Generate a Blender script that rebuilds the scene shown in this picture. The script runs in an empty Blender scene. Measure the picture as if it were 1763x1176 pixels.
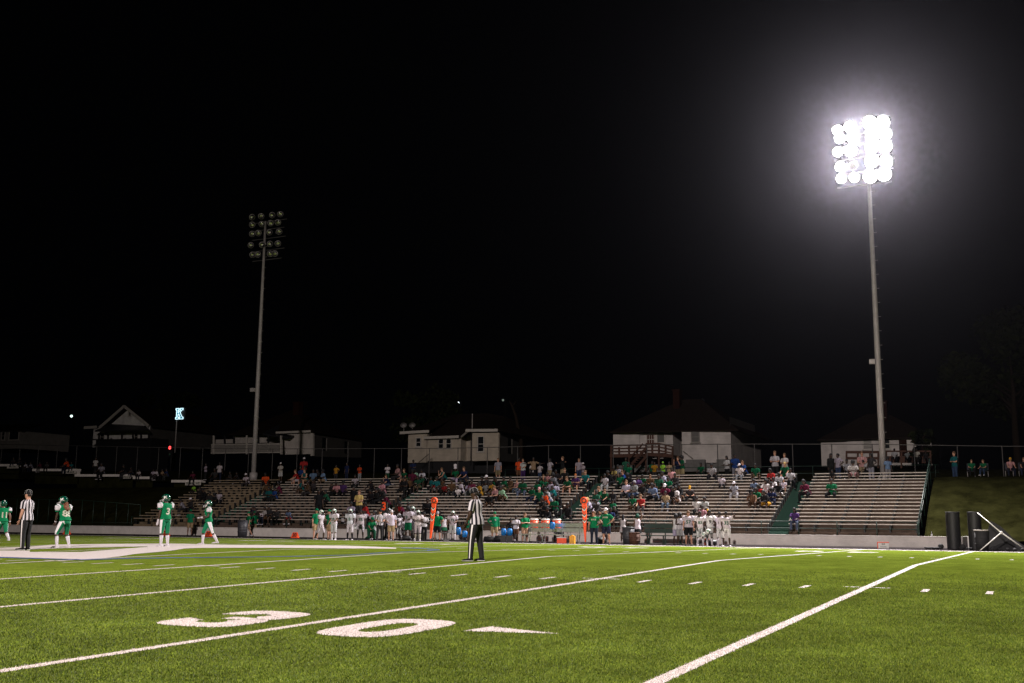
import bpy, bmesh, math, random
import numpy as np
from mathutils import Vector, Matrix
from mathutils.bvhtree import BVHTree
from mathutils.geometry import tessellate_polygon

# ------------------------------------------------------------------ camera, world, light, exposure
SC = bpy.context.scene
COL = SC.collection
F, YAW, PIT, ROL = 1834.03, 0.452257, 0.165597, 0.00753984      # focal length in photograph pixels, angles
CAM = Vector((0.0, -2.0748, 0.96159))
FW = Vector((-math.sin(YAW)*math.cos(PIT), math.cos(YAW)*math.cos(PIT), math.sin(PIT)))
_r = Vector((math.cos(YAW), math.sin(YAW), 0)); _u = _r.cross(FW)
RT = math.cos(ROL)*_r + math.sin(ROL)*_u
UP = -math.sin(ROL)*_r + math.cos(ROL)*_u
cam = bpy.data.objects.new('camera', bpy.data.cameras.new('camera'))
COL.objects.link(cam); SC.camera = cam
M = Matrix.Identity(4)
for i in range(3):
    M[i][0], M[i][1], M[i][2], M[i][3] = RT[i], UP[i], -FW[i], CAM[i]
cam.matrix_world = M
cam.data.sensor_width = 36; cam.data.lens = F/1763*36
cam.data.clip_start = 0.1; cam.data.clip_end = 900

W = bpy.data.worlds.new('World'); SC.world = W; W.use_nodes = True
W.node_tree.nodes['Background'].inputs[0].default_value = (0.35, 0.42, 0.6, 1)
W.node_tree.nodes['Background'].inputs[1].default_value = 0.0007
SC.view_settings.view_transform = 'Standard'; SC.view_settings.look = 'None'
SC.view_settings.exposure = 0; SC.view_settings.gamma = 1
SC.view_settings.use_curve_mapping = False
SC.render.engine = 'CYCLES'
SC.cycles.max_bounces = 4; SC.cycles.diffuse_bounces = 2; SC.cycles.glossy_bounces = 2
SC.cycles.transparent_max_bounces = 8; SC.cycles.volume_bounces = 0
SC.cycles.use_denoising = True; SC.cycles.sample_clamp_indirect = 4
SC.cycles.caustics_reflective = False; SC.cycles.caustics_refractive = False

TOWER = Vector((-8.15, 66.0, 0))          # the lit floodlight tower in view
NEAR_TOWER = Vector((-8.5, -17.5, 0))     # its opposite number on the near side of the field
def flood(name, loc, aim, watts, ang, color, size, blend=0.5):
    l = bpy.data.lights.new(name, 'SPOT'); l.energy = watts; l.spot_size = math.radians(ang)
    l.spot_blend = blend; l.color = color; l.shadow_soft_size = size
    o = bpy.data.objects.new(name, l); COL.objects.link(o); o.location = loc
    o.rotation_euler = (Vector(aim)-Vector(loc)).to_track_quat('-Z', 'Y').to_euler()
    return o
WARM = (1.0, 0.94, 0.92)
FAR_W, NEAR_W = 190000, 132000
for _dx, _dz in ((-1.6, 1.9), (0.0, 2.2), (1.5, 1.8), (-1.6, 0.0), (1.3, 0.3), (-1.5, -1.9), (0.1, -1.2), (1.5, -1.7)):
    flood('flood_far', (-8.3+_dx*.7, 65.2, 24.1+_dz*.8), (-15+4*_dx, 24, 0), FAR_W/8, 130, WARM, 0.25, 0.9)
flood('flood_near', (-8.5, -17.5, 25), (-15, 18, 0), NEAR_W, 106, (1.0, .89, .83), 0.6, 1.0)

# ------------------------------------------------------------------ helpers
random.seed(7); rng = np.random.default_rng(7)
S1, S2, YC, FAR = 0.0095536, 0.010662, 24.331, 48.77
def gz(y):
    if y < YC: return (y-YC)*S1
    return -(min(y, 49.9)-YC)*S2
GZ = gz(60)                                       # level of the track behind the far sideline
def ray(x, y): return FW + RT*((x-881.5)/F) - UP*((y-588)/F)
def at(x, y, Y):
    d = ray(x, y); t = (Y-CAM.y)/d.y; return CAM + d*t
def gnd(x, y):
    d = ray(x, y); lo, hi = 2.0, 400.0
    Y = 3.0
    while Y < 60:
        t = (Y-CAM.y)/d.y
        if CAM.z+t*d.z < gz(Y): break
        Y += 0.02
    return Vector((d.x*t, Y, gz(Y)))
def proj(v):
    d = Vector(v)-CAM; w = d.dot(FW); return (881.5+F*d.dot(RT)/w, 588-F*d.dot(UP)/w, w)

_ids = {}
def link(o, parent=None):
    COL.objects.link(o)
    if parent is not None: o.parent = parent
    return o
def tag(o, label=None, cat=None, group=None, kind=None):
    if label: o['label'] = label
    if cat: o['category'] = cat
    if group: o['group'] = group
    if kind: o['kind'] = kind
    return o
def empty(name, loc, rz=0, label=None, cat=None, group=None):
    o = bpy.data.objects.new(name, None); link(o); o.location = loc; o.rotation_euler = (0, 0, rz)
    o.empty_display_size = .2
    return tag(o, label, cat, group)

def mat(name, col=(.5, .5, .5), rough=.7, metal=0., noise=None, bump=0., emit=None, obj=False, spec=.5, bscale=30):
    m = bpy.data.materials.new(name); m.use_nodes = True
    nt = m.node_tree; b = nt.nodes['Principled BSDF']
    b.inputs['Roughness'].default_value = rough; b.inputs['Metallic'].default_value = metal
    b.inputs['Specular IOR Level'].default_value = spec
    b.inputs['Base Color'].default_value = (*col, 1)
    tc = nt.nodes.new('ShaderNodeTexCoord')
    src = None
    if obj:
        oi = nt.nodes.new('ShaderNodeObjectInfo'); src = oi.outputs['Color']
    if noise:
        sc, amt = noise
        n = nt.nodes.new('ShaderNodeTexNoise'); n.inputs['Scale'].default_value = sc; n.inputs['Detail'].default_value = 6
        n.inputs['Roughness'].default_value = .65
        nt.links.new(tc.outputs['Object'], n.inputs['Vector'])
        mr = nt.nodes.new('ShaderNodeMapRange'); mr.inputs[1].default_value = .3; mr.inputs[2].default_value = .7
        mr.inputs[3].default_value = 1-amt; mr.inputs[4].default_value = 1+amt
        nt.links.new(n.outputs['Fac'], mr.inputs[0])
        mx = nt.nodes.new('ShaderNodeVectorMath'); mx.operation = 'SCALE'
        if src: nt.links.new(src, mx.inputs[0])
        else: mx.inputs[0].default_value = col
        nt.links.new(mr.outputs[0], mx.inputs['Scale']); src = mx.outputs[0]
    if src: nt.links.new(src, b.inputs['Base Color'])
    if bump:
        n2 = nt.nodes.new('ShaderNodeTexNoise'); n2.inputs['Scale'].default_value = bscale; n2.inputs['Detail'].default_value = 5
        nt.links.new(tc.outputs['Object'], n2.inputs['Vector'])
        bp = nt.nodes.new('ShaderNodeBump'); bp.inputs['Strength'].default_value = bump; bp.inputs['Distance'].default_value = .02
        nt.links.new(n2.outputs['Fac'], bp.inputs['Height']); nt.links.new(bp.outputs[0], b.inputs['Normal'])
    if emit:
        b.inputs['Emission Color'].default_value = (*emit[0], 1); b.inputs['Emission Strength'].default_value = emit[1]
    return m
def nodes_of(m): return m.node_tree.nodes, m.node_tree.links, m.node_tree.nodes['Principled BSDF']

MT = {}
MT['cloth'] = mat('cloth', rough=.85, noise=(9, .16), bump=.6, obj=True, spec=.1, bscale=11)
MT['skin'] = mat('skin', rough=.5, noise=(12, .08), obj=True, spec=.4)
MT['hair'] = mat('hair', rough=.7, noise=(60, .35), bump=.5, obj=True, bscale=90, spec=.3)
MT['shell'] = mat('shell', rough=.18, obj=True, spec=.7)
MT['white_plastic'] = mat('white_plastic', (.75, .73, .7), .4)
MT['black'] = mat('black', (.012, .012, .014), .55, noise=(8, .3))
MT['rubber'] = mat('rubber', (.02, .02, .022), .75, bump=.2)
MT['aluminium'] = mat('aluminium', (.55, .56, .58), .32, .9, noise=(6, .12))
MT['galv'] = mat('galv', (.34, .315, .31), .65, .15, noise=(3, .15))
MT['wall'] = mat('wall', (.64, .59, .57), .85, noise=(1.6, .14), bump=.25, bscale=22)
MT['green_paint'] = mat('green_paint', (.004, .022, .015), .5, noise=(4, .3))
MT['green_floor'] = mat('green_floor', (.006, .045, .030), .75, noise=(2.5, .35), bump=.2)
MT['orange'] = mat('orange', (.95, .085, .015), .5, noise=(8, .08))
MT['yellow'] = mat('yellow', (.75, .33, .01), .5)
MT['asphalt'] = mat('asphalt', (.026, .022, .023), 1., spec=0., noise=(3, .22), bump=.4, bscale=70)
MT['paint_white'] = mat('paint_white', (.52, .455, .44), .8, noise=(14, .1), bump=.3, bscale=60)
MT['paint_blue'] = mat('paint_blue', (.02, .06, .26), .8, noise=(14, .1))
MT['glass'] = mat('glass', (.012, .014, .016), .08, spec=.8)
MT['brick'] = mat('brick', (.022, .008, .006), 1., spec=0., noise=(8, .3), bump=.3)
MT['roof'] = mat('roof', (.017, .012, .010), 1., spec=0., noise=(5, .4), bump=.6, bscale=18)
MT['deck_wood'] = mat('deck_wood', (.075, .03, .018), .8, noise=(4, .3), bump=.2)
MT['trim'] = mat('trim', (.50, .46, .42), .6, noise=(3, .08))
MT['concrete'] = mat('concrete', (.14, .115, .095), .9, noise=(2.2, .3), bump=.3)
MT['lens_on'] = mat('lens_on', (1, 1, 1), .3, emit=((1, .98, .96), 40))
MT['lens_off'] = mat('lens_off', (.30, .30, .31), .12, .9, noise=(14, .5))
MT['chrome'] = mat('chrome', (.6, .6, .62), .12, 1.)
MT['bark'] = mat('bark', (.022, .016, .012), 1., spec=0., noise=(8, .4), bump=.6)

def turf_material():
    m = mat('turf', (.05, .1, .01), .9, spec=0.)
    N, L, b = nodes_of(m)
    g = N.new('ShaderNodeNewGeometry')
    cols = []
    def noise(sc, det, lo, hi):
        n = N.new('ShaderNodeTexNoise'); n.inputs['Scale'].default_value = sc; n.inputs['Detail'].default_value = det
        L.new(g.outputs['Position'], n.inputs['Vector'])
        r = N.new('ShaderNodeMapRange'); r.inputs[1].default_value = .28; r.inputs[2].default_value = .72
        r.inputs[3].default_value = lo; r.inputs[4].default_value = hi; L.new(n.outputs['Fac'], r.inputs[0]); return r.outputs[0]
    big = noise(.5, 3, .80, 1.18); mid = noise(2.3, 4, .80, 1.20); fine = noise(75, 3, .45, 1.6)
    a = N.new('ShaderNodeMath'); a.operation = 'MULTIPLY'; L.new(big, a.inputs[0]); L.new(mid, a.inputs[1])
    a2 = N.new('ShaderNodeMath'); a2.operation = 'MULTIPLY'; L.new(a.outputs[0], a2.inputs[0]); L.new(fine, a2.inputs[1])
    hue = noise(22, 3, 0, 1)
    mx = N.new('ShaderNodeMix'); mx.data_type = 'RGBA'; L.new(hue, mx.inputs[0])
    mx.inputs[6].default_value = (.083, .130, .015, 1); mx.inputs[7].default_value = (.142, .172, .021, 1)
    sc = N.new('ShaderNodeVectorMath'); sc.operation = 'SCALE'; L.new(mx.outputs[2], sc.inputs[0]); L.new(a2.outputs[0], sc.inputs['Scale'])
    L.new(sc.outputs[0], b.inputs['Base Color'])
    n = N.new('ShaderNodeTexNoise'); n.inputs['Scale'].default_value = 60; n.inputs['Detail'].default_value = 3
    L.new(g.outputs['Position'], n.inputs['Vector'])
    bp = N.new('ShaderNodeBump'); bp.inputs['Strength'].default_value = .7; bp.inputs['Distance'].default_value = .02
    L.new(n.outputs['Fac'], bp.inputs['Height']); L.new(bp.outputs[0], b.inputs['Normal'])
    return m
MT['turf'] = turf_material()
def blade_material(name, c1, c2):
    m = mat(name, c1, .6, spec=.22); N, L, b = nodes_of(m)
    g = N.new('ShaderNodeNewGeometry'); mx = N.new('ShaderNodeMix'); mx.data_type = 'RGBA'
    L.new(g.outputs['Random Per Island'], mx.inputs[0])
    mx.inputs[6].default_value = (*c1, 1); mx.inputs[7].default_value = (*c2, 1)
    prev = mx.outputs[2]
    for sc_, lo, hi in ((.5, .80, 1.18), (2.3, .80, 1.18)):
        n = N.new('ShaderNodeTexNoise'); n.inputs['Scale'].default_value = sc_; n.inputs['Detail'].default_value = 3; L.new(g.outputs['Position'], n.inputs['Vector'])
        r = N.new('ShaderNodeMapRange'); r.inputs[1].default_value = .3; r.inputs[2].default_value = .7; r.inputs[3].default_value = lo if c1[0] < .2 else .93; r.inputs[4].default_value = hi if c1[0] < .2 else 1.05
        L.new(n.outputs['Fac'], r.inputs[0]); v = N.new('ShaderNodeVectorMath'); v.operation = 'SCALE'; L.new(prev, v.inputs[0]); L.new(r.outputs[0], v.inputs['Scale']); prev = v.outputs[0]
    L.new(prev, b.inputs['Base Color'])
    tr = N.new('ShaderNodeBsdfTranslucent'); L.new(prev, tr.inputs['Color']); ms = N.new('ShaderNodeMixShader'); ms.inputs[0].default_value = .42
    L.new(b.outputs[0], ms.inputs[1]); L.new(tr.outputs[0], ms.inputs[2]); L.new(ms.outputs[0], N['Material Output'].inputs['Surface']); return m
MT['blade'] = blade_material('blade', (.051, .088, .011), (.160, .192, .030))
MT['blade_white'] = blade_material('blade_white', (.50, .44, .42), (.62, .55, .53))
def grass_bank():
    m = mat('bank_grass', (.0145, .0145, .0045), .95, noise=(1.1, .55), bump=1.0, bscale=9, spec=0.); return m
MT['bank'] = grass_bank()
def siding(name, col, pitch=.13):
    m = mat(name, col, .7); N, L, b = nodes_of(m)
    tc = N.new('ShaderNodeTexCoord'); sp = N.new('ShaderNodeSeparateXYZ'); L.new(tc.outputs['Object'], sp.inputs[0])
    d = N.new('ShaderNodeMath'); d.operation = 'DIVIDE'; d.inputs[1].default_value = pitch; L.new(sp.outputs['Z'], d.inputs[0])
    fr = N.new('ShaderNodeMath'); fr.operation = 'FRACT'; L.new(d.outputs[0], fr.inputs[0])
    bp = N.new('ShaderNodeBump'); bp.inputs['Strength'].default_value = .9; bp.inputs['Distance'].default_value = .03; bp.invert = True
    L.new(fr.outputs[0], bp.inputs['Height']); L.new(bp.outputs[0], b.inputs['Normal'])
    n = N.new('ShaderNodeTexNoise'); n.inputs['Scale'].default_value = 1.2; n.inputs['Detail'].default_value = 6; L.new(tc.outputs['Object'], n.inputs['Vector'])
    r = N.new('ShaderNodeMapRange'); r.inputs[1].default_value = .3; r.inputs[2].default_value = .7; r.inputs[3].default_value = .8; r.inputs[4].default_value = 1.15
    L.new(n.outputs['Fac'], r.inputs[0]); s = N.new('ShaderNodeVectorMath'); s.operation = 'SCALE'; s.inputs[0].default_value = col
    L.new(r.outputs[0], s.inputs['Scale']); L.new(s.outputs[0], b.inputs['Base Color']); return m
MT['beige'] = siding('beige_siding', (.50, .43, .35)); MT['pale'] = siding('pale_siding', (.55, .50, .46))
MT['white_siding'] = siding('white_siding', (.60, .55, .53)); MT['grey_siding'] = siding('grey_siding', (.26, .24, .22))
MT['shaded_siding'] = siding('shaded_siding', (.07, .065, .06)); MT['bright_siding'] = siding('bright_siding', (.86, .83, .80)); MT['block'] = mat('block', (.16, .155, .15), .9, noise=(3, .2), bump=.3)  # dark siding copy for house sides, their shade put into the colour
def riser_material():
    m = mat('riser', (.070, .046, .033), .9, noise=(1.4, .38), bump=.35, bscale=12); return m
MT['dim_tan_board'] = mat('dim_tan_board', (.26, .20, .14), .8, noise=(2, .35)); MT['dimmed_board'] = mat('dimmed_board', (.40, .345, .30), .7, noise=(2.2, .3)); MT['riser'] = riser_material(); MT['board'] = mat('board', (.56, .50, .455), .6, noise=(2.2, .22), bump=.15)  # left sections' boards darkened to imitate light falloff; leftmost also tan wood
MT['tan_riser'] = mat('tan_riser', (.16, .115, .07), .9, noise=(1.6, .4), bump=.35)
def stripes():
    m = mat('referee_stripes', rough=.85, spec=.2); N, L, b = nodes_of(m)
    uv = N.new('ShaderNodeUVMap'); sp = N.new('ShaderNodeSeparateXYZ'); L.new(uv.outputs[0], sp.inputs[0])
    d = N.new('ShaderNodeMath'); d.operation = 'DIVIDE'; d.inputs[1].default_value = .102; L.new(sp.outputs['X'], d.inputs[0])
    fr = N.new('ShaderNodeMath'); fr.operation = 'FRACT'; L.new(d.outputs[0], fr.inputs[0])
    gt = N.new('ShaderNodeMath'); gt.operation = 'GREATER_THAN'; gt.inputs[1].default_value = .5; L.new(fr.outputs[0], gt.inputs[0])
    mx = N.new('ShaderNodeMix'); mx.data_type = 'RGBA'; L.new(gt.outputs[0], mx.inputs[0])
    mx.inputs[6].default_value = (.58, .54, .58, 1); mx.inputs[7].default_value = (.012, .012, .016, 1); L.new(mx.outputs[2], b.inputs['Base Color']); return m
MT['stripes'] = stripes()
def side_stripe(name, w, c2):
    m = mat(name, rough=.8, spec=.25); N, L, b = nodes_of(m)
    uv = N.new('ShaderNodeUVMap'); sp = N.new('ShaderNodeSeparateXYZ'); L.new(uv.outputs[0], sp.inputs[0])
    gt = N.new('ShaderNodeMath'); gt.operation = 'LESS_THAN'; gt.inputs[1].default_value = w; L.new(sp.outputs['X'], gt.inputs[0])
    oi = N.new('ShaderNodeObjectInfo'); mx = N.new('ShaderNodeMix'); mx.data_type = 'RGBA'; L.new(gt.outputs[0], mx.inputs[0])
    L.new(oi.outputs['Color'], mx.inputs[6]); mx.inputs[7].default_value = (*c2, 1); L.new(mx.outputs[2], b.inputs['Base Color']); return m
MT['striped_trousers'] = side_stripe('striped_trousers', .055, (.72, .68, .68))
MT['panel_trousers'] = side_stripe('panel_trousers', .24, (.70, .66, .70))

class MB:
    def __init__(s): s.v = []; s.f = []; s.m = []; s.uv = []; s.s = []
    def add(s, vs, fs, mi=0, uvs=None, smooth=False):
        o = len(s.v); s.v += [tuple(v) for v in vs]
        for i, f in enumerate(fs):
            s.f.append(tuple(o+k for k in f)); s.m.append(mi); s.s.append(smooth)
            s.uv += (uvs[i] if uvs else [(0.9, 0.)]*len(f))
        return s
    def box(s, c, d, mi=0, rot=None):
        vs = [Vector((x*d[0]/2, y*d[1]/2, z*d[2]/2)) for x in (-1, 1) for y in (-1, 1) for z in (-1, 1)]
        if rot is not None: vs = [rot @ v for v in vs]
        vs = [v+Vector(c) for v in vs]
        return s.add(vs, [(0, 1, 3, 2), (4, 6, 7, 5), (0, 4, 5, 1), (2, 3, 7, 6), (0, 2, 6, 4), (1, 5, 7, 3)], mi)
    def bx(s, x0, x1, y0, y1, z0, z1, mi=0):
        return s.box(((x0+x1)/2, (y0+y1)/2, (z0+z1)/2), (abs(x1-x0), abs(y1-y0), abs(z1-z0)), mi)
    def beam(s, a, b, w, h, mi=0):
        a, b = Vector(a), Vector(b); d = (b-a); L = d.length; d.normalize()
        up = Vector((0, 0, 1)) if abs(d.z) < .95 else Vector((0, 1, 0))
        x = d.cross(up).normalized(); z = x.cross(d)
        R = Matrix((x, d, z)).transposed()
        return s.box((a+b)/2, (w, L, h), mi, R)
    def tube(s, pts, r, n=8, mi=0, cap=True):
        pts = [Vector(p) for p in pts]; rs = r if isinstance(r, (list, tuple)) else [r]*len(pts)
        rings = []
        for i, p in enumerate(pts):
            t = (pts[min(i+1, len(pts)-1)]-pts[max(i-1, 0)])
            rings.append((p, t, rs[i], rs[i]))
        return s.loft(rings, n, mi=mi, caps=cap)
    def loft(s, rings, n=12, xref=(1, 0, 0), mi=0, caps=True, uvmode=None, circ=1., open_ends=(False, False), outer=0, e=1.):
        vs = []; R = []
        for c, t, rx, ry in rings:
            t = Vector(t).normalized(); xr = Vector(xref)
            if abs(t.dot(xr)) > .93: xr = Vector((0, 1, 0))
            x = (xr - t*t.dot(xr)).normalized(); y = t.cross(x)
            for k in range(n):
                a = 2*math.pi*k/n; ca, sa = math.cos(a), math.sin(a)
                if e != 1: ca = math.copysign(abs(ca)**e, ca); sa = math.copysign(abs(sa)**e, sa)
                vs.append(Vector(c)+x*rx*ca+y*ry*sa)
        fs = []; uv = []
        def U(k):
            a = 2*math.pi*k/n
            if uvmode == 'side':
                if outer > 0: d = min(a, 2*math.pi-a)
                elif outer < 0: d = abs(a-math.pi)
                else: d = min(a, 2*math.pi-a, abs(a-math.pi))
                return d/math.pi
            return a/(2*math.pi)*circ
        for i in range(len(rings)-1):
            for k in range(n):
                k2 = (k+1) % n
                fs.append((i*n+k, i*n+k2, (i+1)*n+k2, (i+1)*n+k))
                u0 = U(k); u1 = U(k+1) if uvmode != 'side' else U(k2)
                v0, v1 = i/len(rings), (i+1)/len(rings)
                uv.append([(u0, v0), (u1, v0), (u1, v1), (u0, v1)])
        if caps:
            if not open_ends[0]: fs.append(tuple(reversed(range(n)))); uv.append([(.9, 0)]*n)
            if not open_ends[1]: fs.append(tuple(range((len(rings)-1)*n, len(rings)*n))); uv.append([(.9, 1)]*n)
        return s.add(vs, fs, mi, uv, True)
    def sphere(s, c, r, n=12, m=8, mi=0):
        r = r if isinstance(r, (list, tuple)) else (r, r, r)
        rings = []
        for i in range(m+1):
            a = math.pi*(i/m); z = -math.cos(a); q = max(math.sin(a), .02)
            rings.append((Vector(c)+Vector((0, 0, z*r[2])), (0, 0, 1), r[0]*q, r[1]*q))
        return s.loft(rings, n, mi=mi)
    def prism(s, poly, fn, depth, mi=0):
        """poly: 2D outline; fn(u,v,w)->3D; extruded w from 0 to depth"""
        n = len(poly); a = [fn(u, v, 0) for u, v in poly]; b = [fn(u, v, depth) for u, v in poly]
        tri = tessellate_polygon([[Vector((u, v, 0)) for u, v in poly]])
        fs = [tuple(t) for t in tri] + [tuple(n+k for k in reversed(t)) for t in tri] + [(i, (i+1) % n, n+(i+1) % n, n+i) for i in range(n)]
        return s.add(a+b, fs, mi)
    def mesh(s, name, mats):
        me = bpy.data.meshes.new(name); me.from_pydata(s.v, [], s.f)
        for m in mats: me.materials.append(MT[m] if isinstance(m, str) else m)
        me.polygons.foreach_set('material_index', s.m); me.polygons.foreach_set('use_smooth', s.s)
        ul = me.uv_layers.new(name='UVMap')
        ul.data.foreach_set('uv', np.array(s.uv, dtype=np.float32).ravel())
        me.update(); return me
    def build(s, name, mats, parent=None, loc=None, color=None):
        if not isinstance(mats, (list, tuple)): mats = [mats]
        o = bpy.data.objects.new(name, s.mesh(name, mats)); link(o, parent)
        if loc is not None: o.location = loc
        if color: o.color = (*color, 1)
        return o
def inst(name, me, parent=None, loc=None, color=None, rot=None, scale=None):
    o = bpy.data.objects.new(name, me); link(o, parent)
    if loc is not None: o.location = loc
    if color: o.color = (*color, 1)
    if rot is not None: o.rotation_euler = rot
    if scale is not None: o.scale = scale
    return o
def text_geo(txt, size, bold=.0, sub=.05):
    c = bpy.data.curves.new('t', 'FONT'); c.body = txt; c.size = size; c.align_x = 'CENTER'; c.align_y = 'CENTER'
    c.offset = bold*size; c.fill_mode = 'FRONT'; c.resolution_u = 3
    o = bpy.data.objects.new('t', c); COL.objects.link(o)
    dg = bpy.context.evaluated_depsgraph_get(); me = bpy.data.meshes.new_from_object(o.evaluated_get(dg))
    bpy.data.objects.remove(o); bpy.data.curves.remove(c)
    bm = bmesh.new(); bm.from_mesh(me); bpy.data.meshes.remove(me)
    bmesh.ops.triangulate(bm, faces=bm.faces)
    for _ in range(3):
        es = [e for e in bm.edges if e.calc_length() > sub]
        if not es: break
        bmesh.ops.subdivide_edges(bm, edges=es, cuts=1, use_grid_fill=False); bmesh.ops.triangulate(bm, faces=bm.faces)
    V = [v.co.copy() for v in bm.verts]; bm.verts.index_update(); Fc = [tuple(v.index for v in f.verts) for f in bm.faces]
    bm.free(); return V, Fc
def text_obj(txt, size, fn, material, parent, name='lettering', bold=.02, color=None):
    V, Fc = text_geo(txt, size, bold, 10)
    mb = MB(); mb.add([fn(v.x, v.y) for v in V], Fc); return mb.build(name, material, parent, color=color)

# ------------------------------------------------------------------ setting: turf, markings, track, banks
X0 = -7.0894; YD = 4.572
mb = MB()
mb.add([(-130, -6, gz(-6)), (40, -6, gz(-6)), (40, YC, 0), (-130, YC, 0), (40, 49.9, -(49.9-YC)*S2), (-130, 49.9, -(49.9-YC)*S2)], [(0, 1, 2, 3), (3, 2, 4, 5)])
tag(mb.build('turf_field', 'turf'), 'green artificial turf football field with white markings', kind='structure')
mb = MB(); mb.add([(-160, 49.85, GZ-.006), (60, 49.85, GZ-.006), (60, 56.1, GZ-.006), (-160, 56.1, GZ-.006)], [(0, 1, 2, 3)])
tag(mb.build('running_track', 'asphalt'), 'dark asphalt strip between sideline and low wall', kind='structure')
mb = MB(); mb.add([(-400, -60, -1.2), (300, -60, -1.2), (300, 56, -1.2), (-400, 56, -1.2)], [(0, 1, 2, 3)])
mb.add([(-400, -60, -1.2), (300, -60, -1.2), (300, -6, -.5), (-400, -6, -.5)], [(0, 1, 2, 3)])
tag(mb.build('ground', 'bank'), kind='structure')

def clip(poly, yc, keep_less):
    out = []
    for i, a in enumerate(poly):
        b = poly[(i+1) % len(poly)]; ia = (a[1] <= yc) == keep_less; ib = (b[1] <= yc) == keep_less
        if ia: out.append(a)
        if ia != ib:
            t = (yc-a[1])/(b[1]-a[1]); out.append((a[0]+t*(b[0]-a[0]), yc))
    return out
MARKS = []
def paint(mb, poly, lift=.004, mi=0, reg=True):
    for less in (True, False):
        p = clip(poly, YC, less)
        if len(p) < 3: continue
        ar = sum(p[i][0]*p[(i+1) % len(p)][1]-p[(i+1) % len(p)][0]*p[i][1] for i in range(len(p)))
        if abs(ar) < 1e-5: continue
        if ar < 0: p = p[::-1]
        tri = tessellate_polygon([[Vector((u, v, 0)) for u, v in p]])
        vs = [(x, y, (y-YC)*S1+lift if less else -(y-YC)*S2+lift) for x, y in p]
        fs = []
        for t in tri:
            a, b, c = (Vector(vs[k]) for k in t)
            fs.append(tuple(t) if (b-a).cross(c-a).z > 0 else tuple(reversed(t)))
        mb.add(vs, fs, mi)
        if reg and min(y for _, y in p) < 16: MARKS.append(np.array(p))
def rect(x0, x1, y0, y1): return [(x0, y0), (x1, y0), (x1, y1), (x0, y1)]
HN, HF = 16.26, 32.51
lines = MB()
for k in range(-14, 3):
    x = X0+k*YD; paint(lines, rect(x-.064, x+.064, 0, FAR-.05))
tag(lines.build('yard_lines', 'paint_white'), kind='structure')
side = MB()
paint(side, rect(-75, 12, FAR-.05, FAR+.95), .0085); paint(side, rect(-75, 12, -.1, 0), .0085)
tag(side.build('sideline', 'paint_white'), kind='structure')
tk = MB()
for j in range(-66, 12):
    x = X0+j*.9144
    if j % 5:
        paint(tk, rect(x-.05, x+.05, HN-.61, HN)); paint(tk, rect(x-.05, x+.05, HF, HF+.61))
        paint(tk, rect(x-.05, x+.05, FAR-.75, FAR-.15))
    else:
        for s in (-1, 1):
            a, b = sorted((x+s*.052, x+s*.36)); paint(tk, rect(a, b, HN-.05, HN+.05)); paint(tk, rect(a, b, HF-.05, HF+.05))
tag(tk.build('hash_marks', 'paint_white'), kind='structure')

def ellipse(cx, cy, rx, ry, a0, a1, n, e=1.):
    out = []
    for i in range(n+1):
        a = math.radians(a0+(a1-a0)*i/n); c, s = math.cos(a), math.sin(a)
        out.append((cx+rx*math.copysign(abs(c)**e, c), cy+ry*math.copysign(abs(s)**e, s)))
    return out
def band(outer, inner):
    return [[outer[i], outer[i+1], inner[i+1], inner[i]] for i in range(len(outer)-1)]
def glyph(ch):
    """quads in a 1 x 2 box, origin at lower left; block sports numerals"""
    if ch == '0': return band(ellipse(.48, 1, .55, 1.02, 0, 360, 48, .62), ellipse(.48, 1, .18, .54, 0, 360, 48, .7))
    if ch == '3':
        up = band(ellipse(.48, 1.47, .56, .57, 186, -65, 24, .66), ellipse(.44, 1.45, .17, .14, 186, -65, 24, .7))
        dn = band(ellipse(.46, .55, .60, .58, 65, -196, 24, .66), ellipse(.42, .57, .19, .16, 65, -196, 24, .7))
        return up+dn+[[(.30, .88), (.74, .88), (.74, 1.14), (.30, 1.14)]]
    if ch == '4': return [[(.55, 0), (.85, 0), (.85, 2), (.55, 2)], [(0, .45), (1, .45), (1, .75), (0, .75)], [(0, .75), (.28, .75), (.6, 2), (.5, 2)]]
    if ch == '5': return [[(.05, 1.72), (.95, 1.72), (.95, 2), (.05, 2)], [(.05, 1.0), (.33, 1.0), (.33, 1.72), (.05, 1.72)]]+band(ellipse(.45, .62, .53, .62, 130, -150, 22, .85), ellipse(.45, .62, .22, .32, 130, -150, 22, .85))
    return []
nums = MB()
def yard_number(mb, digits, xline, ybase, flip=False):
    """two digits straddling a yard line, each .88 m wide and 1.72 m tall"""
    for i, ch in enumerate(digits):
        for q in glyph(ch):
            pts = []
            for u, v in q:
                U = (-1.46+u*.90) if i == 0 else (.53+u*.90); V = v*.86
                pts.append((xline-U, ybase-V) if flip else (xline+U, ybase+V))
            paint(mb, pts)
for k, d in ((0, '30'), (-2, '40'), (-4, '50'), (-6, '40'), (-8, '30')):
    yard_number(nums, d, X0+k*YD, 6.80)
    yard_number(nums, d, X0+k*YD, 42.2, True)
    if k == 0:
        paint(nums, [(X0+1.80, 7.72), (X0+2.77, 7.95), (X0+1.86, 8.22)])
tag(nums.build('field_numbers', 'paint_white'), kind='structure')

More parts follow.
